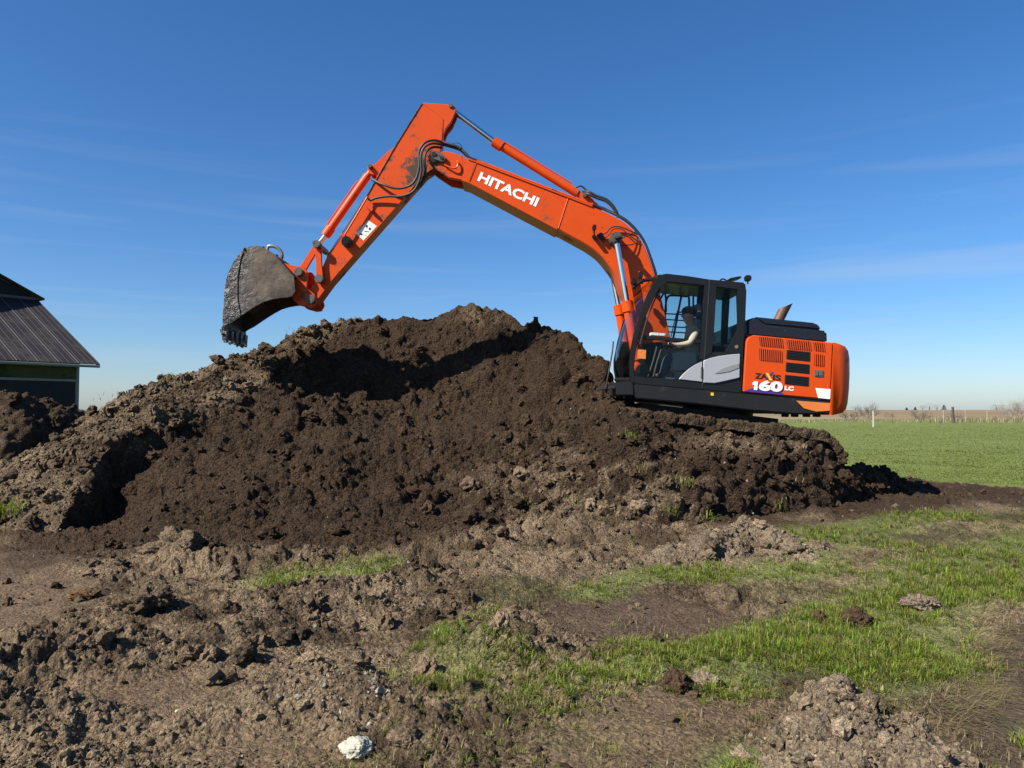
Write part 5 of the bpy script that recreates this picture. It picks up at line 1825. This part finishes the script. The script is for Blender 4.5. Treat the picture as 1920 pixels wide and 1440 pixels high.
def bucket_mat():
    m, nt, N, L, b = new_mat('bucket_steel')
    g = N.new('ShaderNodeNewGeometry')
    n1 = N.new('ShaderNodeTexNoise'); n1.inputs['Scale'].default_value = 3.2; n1.inputs['Detail'].default_value = 9; n1.inputs['Roughness'].default_value = .65
    L.new(g.outputs['Position'], n1.inputs['Vector'])
    mx = N.new('ShaderNodeMix'); mx.data_type = 'RGBA'
    mx.inputs[6].default_value = (.030, .021, .014, 1); mx.inputs[7].default_value = (.12, .088, .058, 1)
    rp = ramp(N, .40, .62)
    L.new(n1.outputs[0], rp.inputs['Value']); L.new(rp.outputs[0], mx.inputs[0])
    # smeared wet clay towards the cutting lip, glossy
    sp = N.new('ShaderNodeSeparateXYZ'); L.new(g.outputs['Position'], sp.inputs[0])
    xr_ = N.new('ShaderNodeMapRange')
    x_l, x_r = P(440, 550, YK0).x, P(490, 550, YK0).x
    xr_.inputs['From Min'].default_value = x_r; xr_.inputs['From Max'].default_value = x_l
    n2 = N.new('ShaderNodeTexNoise'); n2.inputs['Scale'].default_value = 3.5; n2.inputs['Detail'].default_value = 4
    L.new(g.outputs['Position'], n2.inputs['Vector'])
    ad = N.new('ShaderNodeMath'); ad.operation = 'MULTIPLY_ADD'; ad.inputs[1].default_value = 1.6; ad.inputs[2].default_value = -.8
    L.new(n2.outputs[0], ad.inputs[0])
    a2 = N.new('ShaderNodeMath'); a2.operation = 'ADD'; a2.use_clamp = True
    L.new(sp.outputs['X'], xr_.inputs['Value']); xr_.clamp = False
    L.new(xr_.outputs[0], a2.inputs[0]); L.new(ad.outputs[0], a2.inputs[1])
    mw = N.new('ShaderNodeMix'); mw.data_type = 'RGBA'
    L.new(a2.outputs[0], mw.inputs[0]); L.new(mx.outputs[2], mw.inputs[6]); mw.inputs[7].default_value = (.028, .023, .018, 1)
    L.new(mw.outputs[2], b.inputs['Base Color'])
    ro = N.new('ShaderNodeMapRange'); ro.inputs['To Min'].default_value = .85; ro.inputs['To Max'].default_value = .36
    L.new(a2.outputs[0], ro.inputs['Value']); L.new(ro.outputs[0], b.inputs['Roughness'])
    b.inputs['Specular IOR Level'].default_value = .6
    n3 = N.new('ShaderNodeTexNoise'); n3.inputs['Scale'].default_value = 9; n3.inputs['Detail'].default_value = 8; n3.inputs['Roughness'].default_value = .62; n3.inputs['Distortion'].default_value = .8
    L.new(g.outputs['Position'], n3.inputs['Vector'])
    bp = N.new('ShaderNodeBump'); bp.inputs['Strength'].default_value = 1; bp.inputs['Distance'].default_value = .05
    bs = N.new('ShaderNodeMapRange'); bs.inputs['To Min'].default_value = .35; bs.inputs['To Max'].default_value = 1.0
    L.new(a2.outputs[0], bs.inputs['Value']); L.new(bs.outputs[0], bp.inputs['Strength'])
    L.new(n3.outputs[0], bp.inputs['Height']); L.new(bp.outputs[0], b.inputs['Normal'])
    return m
M['bucket'] = bucket_mat()
back_e = spline([(558, 526), (543, 508.5), (528, 492), (513.6, 476), (499, 467), (488, 461.5), (474, 460.5), (458, 467), (445, 479.6), (434, 497.6), (427, 514), (422.4, 532), (420, 550), (419, 572), (417, 592), (417, 618)], 2)
mouth = spline([(421, 618), (424, 609.6), (440, 601), (465, 584), (496, 566), (525, 559), (548, 556), (558, 535.6)], 2)
sd_ = MB().px(back_e[1:] + mouth[:-1], YK0, YK0 + .035, bevel=.008)
bucket = part(sd_, 'bucket', M['bucket'])
fs_ = MB().px(back_e[1:] + mouth[:-1], YK1 - .035, YK1, ref=YK0, bevel=.008)
part(fs_, 'side_plate', M['bucket'], bucket)
sh = MB()
be = [P(x, y, YK0) for x, y in back_e[1:]]
cen = P(490, 545, YK0)
inner = [p + (cen - p).normalized() * .03 for p in be]
ring0 = [Vector((p.x, YK0 + .02, p.z)) for p in be + inner[::-1]]
ringm = [[Vector((p.x, YK0 + .02 + (YK1 - YK0 - .04) * t, p.z)) for p in be + inner[::-1]] for t in (0, .25, .5, .75, 1)]
sh.loft(ringm)
part(sh, 'bucket_shell', M['bucket'], bucket)
rim = MB()
ws_ = [P(x, y, YK0 - .01) for x, y in back_e[6:-2]]
rim.px([(458, 470), (452, 484), (446, 520), (446, 560), (452, 592), (440, 602), (424, 610), (420, 590), (422, 545), (429, 512), (440, 488)], YK0 - .014, YK0 + .01, bevel=.008)
part(rim, 'wear_plate', M['bucket'], bucket)
lipm = MB()
pl0, pl1 = P(418, 612, YK0), P(418, 628, YK0)
lipm.poly([(pl0.x - .02, pl0.z), (pl0.x + .045, pl0.z), (pl1.x + .03, pl1.z), (pl1.x - .012, pl1.z)], YK0 - .02, YK1 + .02, .008)
part(lipm, 'cutting_edge', M['bucket'], bucket)
for k in range(5):
    yy = YK0 + .03 + (YK1 - YK0 - .06) * k / 4
    tt = MB()
    q = P(419, 618, YK0)
    tip = P(422, 642, YK0)
    r0 = [Vector((q.x + dx, yy + dy, q.z)) for dx, dy in ((-.05, -.06), (.06, -.06), (.06, .06), (-.05, .06))]
    r1 = [Vector((tip.x + dx, yy + dy, tip.z)) for dx, dy in ((-.018, -.045), (.02, -.045), (.02, .045), (-.018, .045))]
    tt.loft([r0, r1])
    part(tt, 'tooth', M['bucket'], bucket)
for Y0 in (12.64, 13.14):
    er = MB().px([(528, 492), (543, 496), (557, 499), (569, 500), (575, 508), (577, 520), (575, 540), (590, 552), (594, 565), (588, 576), (578, 577), (560, 572), (548, 560), (540, 530)], Y0, Y0 + .06, ref=12.64, bevel=.008)
    part(er, 'hanger_plate', M['orange_dirty'], bucket)
lo_ = MB().tube([P(501, 469, 12.9), P(504, 462, 12.9), P(514, 462, 12.9), P(524, 468, 12.9), P(529, 478, 12.9), P(527, 488, 12.9)], .028, 10)
part(lo_, 'lifting_eye', M['steel'], bucket)
# soil packed in the bucket
sp_ = MB()
for i in range(60):
    t = i / 60
    x = 440 + 105 * random.random()
    yl = np.interp(x, [440, 465, 496, 525, 548], [590, 572, 552, 545, 540])
    c = P(x, yl - 8 - 18 * random.random(), YK0 + .1)
    r_ = random.uniform(.06, .14)
    sp_.ball((c.x, random.uniform(YK0 + .12, YK1 - .12), c.z), r_, r_ * 1.2, r_ * .8, 1)
for i in range(70):                       # clay stuck round the teeth and along the back
    if i < 40:
        c = P(random.uniform(414, 424), random.uniform(614, 642), YK0)
        r_ = random.uniform(.018, .042)
    else:
        t_ = random.choice(back_e[8:24])
        c = P(t_[0], t_[1], YK0)
        r_ = random.uniform(.015, .035)
    sp_.ball((c.x, random.uniform(YK0 - .01, YK1), c.z), r_ * random.uniform(.7, 1.4), r_ * random.uniform(.8, 2), r_, 1)
so = part(sp_, 'bucket_soil', M['bucket'], bucket)
so['kind'] = 'stuff'

# ------------------------------------------------------------------ operator in the cab
def make_person():
    """Seated figure facing left, grown over a skeleton with the Skin modifier."""
    Yc = 11.99
    k = 1 / 123.0 * 1.045            # metres per photograph pixel at that depth
    def J(x, y, dy=0.0):
        q = P(x, y, Yc)
        return Vector((q.x, Yc + dy, q.z))
    V, E, Rr, reg = [], [], [], []
    def add(p, r, parent=None, rg=0):
        V.append(p); Rr.append(r); reg.append(rg)
        if parent is not None: E.append((parent, len(V) - 1))
        return len(V) - 1
    pel = add(J(1297, 672), .15, None, 2)
    wai = add(J(1301, 654), .15, pel, 1)
    che = add(J(1302, 633), .17, wai, 1)
    shc = add(J(1299, 619), .12, che, 1)
    nec = add(J(1295, 610), .058, shc, 0)
    hd0 = add(J(1292, 602), .075, nec, 0)
    hd1 = add(J(1290, 593), .095, hd0, 0)
    hd2 = add(J(1290, 584), .09, hd1, 0)
    for s in (-1, 1):
        sh_ = add(J(1300, 622, s * .19), .075, shc, 1)
        el = add(J(1286, 647, s * .27), .055, sh_, 1)
        wrst = add(J(1262, 648, s * .24), .036, el, 1)
        plm = add(J(1254, 645, s * .23), .034, wrst, 0)
        for f in range(4):
            a = add(J(1250, 643 + f * .6, s * .23 + (f - 1.5) * .02), .0095, plm, 0)
            b = add(J(1246.5, 646 + f, s * .23 + (f - 1.5) * .021), .009, a, 0)
            add(J(1247.5, 649 + f * .6, s * .23 + (f - 1.5) * .021), .008, b, 0)
        th = add(J(1251, 641, s * .23 - s * .035), .010, plm, 0)
        add(J(1247, 641.5, s * .23 - s * .045), .009, th, 0)
        hp = add(J(1294, 675, s * .10), .095, pel, 2)
        kn = add(J(1254, 668, s * .14), .065, hp, 2)
        an = add(J(1243, 702, s * .13), .045, kn, 2)
        add(J(1231, 705, s * .13), .042, an, 3)
    me = bpy.data.meshes.new('person')
    loc = J(1297, 690)
    me.from_pydata([v - loc for v in V], E, [])
    o = bpy.data.objects.new('person_rig', me)
    COL.objects.link(o)
    sk_ = o.modifiers.new('skin', 'SKIN')
    ss = o.modifiers.new('sub', 'SUBSURF'); ss.levels = 2; ss.render_levels = 2
    for i, d in enumerate(me.skin_vertices[0].data):
        d.radius = (Rr[i], Rr[i])
        d.use_root = (i == 0)
    dg = bpy.context.evaluated_depsgraph_get()
    m2 = bpy.data.meshes.new_from_object(o.evaluated_get(dg))
    bpy.data.objects.remove(o)
    # a face: push out nose, brow, chin and press the eye hollows
    hc = J(1290, 592) - loc
    for v in m2.vertices:
        p = v.co - hc
        if p.length < .16 and p.z > -.14:
            f = -p.x
            if f > .03:
                nose = math.exp(-((p.y / .022) ** 2) - (((p.z + .005) / .03) ** 2))
                chin = math.exp(-((p.y / .035) ** 2) - (((p.z + .085) / .03) ** 2))
                eye = math.exp(-(((abs(p.y) - .035) / .018) ** 2) - (((p.z - .025) / .018) ** 2))
                v.co.x -= .03 * nose + .015 * chin - .012 * eye
    vr = np.array(V) - np.array(loc)
    Ea = np.array(E)
    def region(c):
        a, b = vr[Ea[:, 0]], vr[Ea[:, 1]]
        t = np.clip(((c - a) * (b - a)).sum(1) / ((b - a) ** 2).sum(1), 0, 1)
        i = np.argmin(np.linalg.norm(c - a - (b - a) * t[:, None], axis=1) - np.array(Rr)[Ea[:, 1]])
        return reg[Ea[i, 1]]
    m2.materials.clear()
    for mm in (M['skin'], M['jacket'], M['trousers'], M['rubber']):
        m2.materials.append(mm)
    for p in m2.polygons:
        p.material_index = region(np.array(p.center))
        p.use_smooth = True
    po = bpy.data.objects.new('person', m2)
    COL.objects.link(po)
    po.location = loc
    tag(po, 'seated person in a pale jacket and dark cap inside the cab, facing left', 'person')
    cp_ = MB()
    c = J(1290.5, 585)
    cp_.ball(c + Vector((.01, 0, .01)), .118, .098, .085, 3)
    cp_.box(c + Vector((-.13, 0, -.005)), .11, .13, .014, Matrix.Rotation(R(-8), 3, 'Y'), .006)
    cp_.build('cap', M['cap'], po, off=loc)
    col_ = MB().tube([J(1287, 612, -.05), J(1296, 617, -.10), J(1303, 613, 0), J(1296, 617, .10), J(1287, 612, .05)], .022, 8)
    col_.build('collar', M['jacket'], po, off=loc)
make_person()

# ------------------------------------------------------------------ barn
def make_barn():
    a = R(52)
    e = Vector((math.cos(a), math.sin(a), 0))          # along the eaves, to the right and away
    b = Vector((-math.sin(a), math.cos(a), 0))         # back into the building
    up = Vector((0, 0, 1))
    E0 = P(185, 684, 40)
    loc = Vector((E0.x, E0.y, 0)) - e * 8 + b * 6
    root = empty('barn', loc, 'dark metal barn with a brown sheet roof behind the dirt heap', 'barn')
    rise_ = .5                                         # roof pitch
    run = 8.2
    L_ = 16.0
    def slab(name, o, ux, uy, uz, mat, parent=root, bev=.01):
        """Box spanned by three vectors from corner o."""
        mb = MB()
        bm = mb.bm
        vs = [bm.verts.new(o + ux * i + uy * j + uz * k) for k in (0, 1) for j in (0, 1) for i in (0, 1)]
        for f in ((0, 1, 3, 2), (4, 6, 7, 5), (0, 4, 5, 1), (2, 3, 7, 6), (0, 2, 6, 4), (1, 5, 7, 3)):
            bm.faces.new([vs[i] for i in f])
        if bev:
            bmesh.ops.bevel(bm, geom=bm.edges[:], offset=bev, segments=1, affect='EDGES', clamp_overlap=True)
        return mb.build(name, mat, parent, off=loc)
    sl = (b * run + up * run * rise_)
    nrm_ = sl.cross(e).normalized()
    if nrm_.z < 0: nrm_ = -nrm_
    # lean-to roof in sheets, each with its ribs
    n = 17
    wd = L_ / n
    for i in range(n):
        o = E0 - e * (wd * (i + 1))
        sh_ = slab('roof_sheet', o, e * (wd - .012), sl, nrm_ * .03, M['roof'])
        rb = MB()
        for k in range(3):
            q = o + e * (wd * (k + .5) / 3)
            bm = rb.bm
            vs = [bm.verts.new(q + e * dx + nrm_ * dz + sl * t) for t in (0, 1) for dx, dz in ((-.03, .028), (-.015, .042), (.015, .042), (.03, .028))]
            for j in range(3):
                bm.faces.new((vs[j], vs[j + 1], vs[j + 5], vs[j + 4]))
        rb.build('rib', M['roof'], sh_, off=loc)
        if i % 1 == 0 and i > 0:
            slab('seam_strip', o + e * (wd - .05) + nrm_ * .03, e * .05, sl, nrm_ * .03, M['seam'], sh_, .005)
    slab('rake_trim', E0 - nrm_ * .14, e * .06, sl, nrm_ * .2, M['roof'])
    slab('gutter', E0 - e * L_ - b * .1 - up * .16, e * (L_ + .05), b * .14, up * .14, M['trim'], bev=.03)
    # walls under the eaves
    w0 = E0 - e * .75 + b * .55
    H = E0.z + .55 * rise_ - .2
    zb = H - .85
    slab('light_band', w0 - e * (L_ - .8) + up * (zb - w0.z), e * (L_ - .8), b * .1, up * (H - zb + .0), M['barn_band'])
    slab('wall_trim', w0 - e * (L_ - .8) - b * .03 + up * (zb - .12 - w0.z), e * (L_ - .8), b * .1, up * .12, M['trim'])
    for i in range(26):
        o = w0 - e * (.58 * (i + 1) + .12)
        o.z = 0
        slab('wall_panel', o, e * .56, b * .08, up * (zb - .13), M['barn_wall'], bev=.012)
    cpt = Vector((w0.x, w0.y, 0)) - e * .11 - b * .035
    slab('corner_trim', cpt, e * .14, b * .12, up * H, M['trim'])
    slab('end_wall', Vector((w0.x, w0.y, 0)) + b * .13 - e * .02, e * .06, b * (run - .6), up * (H - .05), M['barn_wall'])
    # taller main barn behind, its gable towards the camera
    T0 = E0 + sl
    slab('ridge_flashing', T0 - e * L_ - b * .06 + up * .0, e * (L_ - .05), b * .1, up * .16, M['seam'])
    g0 = T0 + b * .08
    half = 9.0
    mb = MB()
    bm = mb.bm
    A, B_, C_ = g0 + up * .12, g0 - e * half + up * (.12 + half * rise_), g0 - e * 2 * half + up * .12
    vs = [bm.verts.new(p) for p in (A, B_, C_)] + [bm.verts.new(p + b * .1) for p in (A, B_, C_)]
    bm.faces.new(vs[:3]); bm.faces.new(vs[5:2:-1])
    for i in range(3):
        j = (i + 1) % 3
        bm.faces.new((vs[i], vs[j], vs[3 + j], vs[3 + i]))
    mb.build('gable_wall', M['barn_wall'], root, off=loc)
    sr = (-e * (half + .3) + up * (half + .3) * rise_)
    n2 = sr.cross(b).normalized()
    if n2.z < 0: n2 = -n2
    slab('upper_roof', A + e * .3 - up * .15 - b * .35 + n2 * .05, sr, b * 14, n2 * .12, M['roof'])
    sl2 = (-e * (half + .3) - up * (half + .3) * rise_)
    n3 = sl2.cross(b).normalized()
    if n3.z < 0: n3 = -n3
    slab('upper_roof', B_ - b * .35 + n3 * .05, sl2, b * 14, n3 * .12, M['roof'])
    slab('main_wall', Vector((A.x, A.y, 0)) - e * .3 + b * .2, e * .12, b * 13, up * A.z, M['barn_wall'])
make_barn()

# ------------------------------------------------------------------ far shrubs, trees, posts, weeds
def twiggy(name, label, cat, base, h, spread, n_stem, depth, mat, seed, th=.03, group=None, lean=.5, kids=2):
    """Leafless shrub or tree: forking tapered branches down to fine twigs, as trunk and crown."""
    rnd = random.Random(seed)
    root = empty(name, base, label, cat, group)
    stems, twigs = MB(), MB()
    def limb(mb, p, q, r0, r1):
        d = q - p
        if d.length < 1e-4: return
        s = d.orthogonal().normalized()
        u = d.cross(s).normalized()
        bm = mb.bm
        A = [bm.verts.new(p + (s * math.cos(t) + u * math.sin(t)) * r0) for t in (0, 2.09, 4.19)]
        B_ = [bm.verts.new(q + (s * math.cos(t) + u * math.sin(t)) * r1) for t in (0, 2.09, 4.19)]
        for k in range(3):
            bm.faces.new((A[k], A[(k + 1) % 3], B_[(k + 1) % 3], B_[k]))
    def grow(p, d, ln, r, lv):
        mb = stems if lv >= depth - 1 else twigs
        segs = 3
        for k in range(segs):
            d2 = (d + Vector((rnd.gauss(0, .18), rnd.gauss(0, .18), rnd.gauss(.04, .12)))).normalized()
            q = p + d2 * ln / segs
            limb(mb, p, q, r * (1 - .22 * k), r * (1 - .22 * (k + 1)))
            p, d = q, d2
            if lv > 0:
                for _ in range(kids if k else 1):
                    c = (d + Vector((rnd.gauss(0, .55), rnd.gauss(0, .55), rnd.gauss(.1, .4)))).normalized()
                    grow(p, c, ln * rnd.uniform(.45, .75), r * .5, lv - 1)
    bz = Vector(base)
    for i in range(n_stem):
        a_ = 2 * math.pi * i / n_stem + rnd.random()
        d = Vector((math.cos(a_) * lean, math.sin(a_) * lean, 1)).normalized()
        grow(bz + Vector((math.cos(a_), math.sin(a_), 0)) * spread * .25 * rnd.random(), d, h * rnd.uniform(.4, .6), th, depth)
    stems.build('trunk', mat, root, off=bz)
    twigs.build('crown', mat, root, off=bz)
    return root

def gpt(x, y, Y):
    p = P(x, y, Y)
    return Vector((p.x, p.y, max(-.1, 0)))
BG = 'leafless shrubs along the far lawn edge'
twiggy('shrub', 'round leafless shrub beyond the lawn beside the white stake', 'shrub', gpt(1628, 788, 128), 2.9, 2.2, 9, 3, M['bark'], 1, .05, BG)
twiggy('shrub', 'low leafless brush just right of the counterweight', 'shrub', gpt(1594, 788, 126), 1.9, 3.5, 10, 3, M['bark'], 2, .05, BG, .9)
twiggy('shrub', 'small sparse leafless shrub right of the white stake', 'shrub', gpt(1671, 788, 130), 1.5, 1.4, 4, 3, M['bark'], 3, .035, BG, .6)
twiggy('shrub', 'wide low leafless shrub midway along the far lawn edge', 'shrub', gpt(1725, 788, 126), 1.9, 3.2, 10, 3, M['bark'], 4, .05, BG, 1.0)
twiggy('shrub', 'leafless shrub growing round the dark fence post', 'shrub', gpt(1790, 790, 112), 1.5, 2.2, 8, 3, M['bark'], 5, .04, BG, .7)
twiggy('bare_tree', 'spreading leafless tree at the right edge of the far lawn', 'tree', gpt(1907, 787, 130), 3.9, 3.0, 8, 4, M['bark_grey'], 6, .07, None, .75, 2)

def far_tree(px_, w, h, kind, seed, label, group):
    rnd = random.Random(seed)
    Yf = 700
    q = P(px_, 768, Yf)
    base = Vector((q.x, Yf, 2.0))
    s = Yf / F
    root = empty('evergreen_tree' if kind else 'distant_tree', base, label, 'tree', group)
    tr = MB().cyl(base, base + Vector((0, 0, h * s * .6)), w * s * .05, w * s * .03, seg=6)
    tr.build('trunk', M['bark'], root, off=base)
    cr_ = MB()
    bm = cr_.bm
    for i in range(420 if kind else 520):
        t = rnd.random()
        if kind:
            rad = w * s * .5 * (1 - t) ** .8 * rnd.random() ** .4
            z = h * s * (t * .95 + .05)
        else:
            rad = w * s * .5 * math.sqrt(max(0, 1 - (2 * t - 1) ** 2)) * rnd.random() ** .4
            z = h * s * (.25 + .75 * t)
        a_ = rnd.random() * 6.28
        c = base + Vector((math.cos(a_) * rad, math.sin(a_) * rad, z))
        l = s * rnd.uniform(.6, 1.4) * (1.0 if kind else .8)
        d = Vector((rnd.gauss(0, 1), rnd.gauss(0, 1), rnd.gauss(.3, .8))).normalized() * l
        o_ = d.orthogonal().normalized() * l * (.5 if kind else .16)
        bm.faces.new([bm.verts.new(c - d), bm.verts.new(c + o_), bm.verts.new(c + d)])
    cr_.build('crown', M['evergreen'] if kind else M['far_tree'], root, off=base)
for args in [(1743, 22, 13, 0, 20, 'tallest bare tree of the far clump on the horizon', 'trees on the far horizon'),
             (1757, 18, 11, 0, 21, 'bare tree on the right flank of the tallest horizon tree', 'trees on the far horizon'),
             (1730, 12, 9, 0, 22, 'small bare horizon tree left of the tallest one', 'trees on the far horizon'),
             (1770, 11, 10, 1, 23, 'dark conical evergreen right of the bare horizon clump', 'trees on the far horizon'),
             (1716, 6, 6, 1, 24, 'tiny dark evergreen closest left of the bare horizon clump', 'trees on the far horizon'),
             (1700, 6, 5, 1, 25, 'leftmost tiny dark evergreen on the horizon', 'trees on the far horizon'),
             (1868, 22, 10, 0, 26, 'broad bare horizon tree left of the spreading tree at the edge', 'trees on the far horizon'),
             (1880, 16, 10, 0, 27, 'bare horizon tree half behind the spreading tree at the edge', 'trees on the far horizon'),
             (1604, 18, 7, 0, 28, 'low bare tree on the horizon above the brush by the counterweight', 'trees on the far horizon')]:
    far_tree(*args)

ps = MB()
b0 = gpt(1637.5, 801, 76)
ps.loft([[b0 + Vector((dx * r, dy * r, z)) for dx, dy in ((-1, -1), (1, -1), (1, 1), (-1, 1))] for z, r in ((-.1, .055), (.9, .045), (1.55, .035), (1.62, .015))])
tag(ps.build('stake', M['post_white'], loc=b0), 'white wooden stake standing in the lawn behind the counterweight', 'stake')
ps = MB()
b0 = gpt(1787, 794, 100)
ps.cyl(b0 - Vector((0, 0, .2)), b0 + Vector((0, 0, 2.1)), .17, .15, seg=10, bevel=.02)
ps.cyl(b0 + Vector((0, 0, 1.5)), b0 + Vector((0, 0, 1.56)), .175, .175, seg=10)
tag(ps.build('fence_post', M['post_dark'], loc=b0), 'dark weathered fence post at the far edge of the lawn', 'post')
for k, (px_, py_, Y_, hh, lab) in enumerate([(1769, 794, 100, 1.7, 'pale thin stake just left of the dark fence post'), (1810, 793, 104, 1.8, 'pale thin stake right of the dark fence post'), (1851, 793, 104, 1.6, 'rightmost pale thin stake along the lawn edge')]):
    b0 = gpt(px_, py_, Y_)
    m = MB().loft([[b0 + Vector((dx * .016, dy * .016, z)) for dx, dy in ((-1, -1), (1, -1), (1, 1), (-1, 1))] for z in (-.1, hh * .5, hh)])
    tag(m.build('stake', M['post_white'], loc=b0), lab, 'stake', 'thin stakes along the lawn edge')

def weeds():
    n = 1500
    px_ = np.concatenate([rng.uniform(1735, 1930, n // 2), rng.uniform(1440, 1930, n // 2)])
    Y = rng.uniform(98, 130, n)
    X = (px_ - CX) / F * Y
    h = rng.uniform(.25, .9, n) * np.where(np.arange(n) < n // 2, 1.2, .6)
    c = np.array((.30, .26, .14)) * rng.uniform(.6, 1.3, (n, 1))
    blades('dry_weeds', np.stack([X, Y, np.zeros(n)], 1), h, np.full(n, .07), rng.uniform(.05, .5, n), rng.uniform(0, 6.28, n), c,
           'dry pale weeds standing along the far edge of the lawn', 'weeds')
weeds()
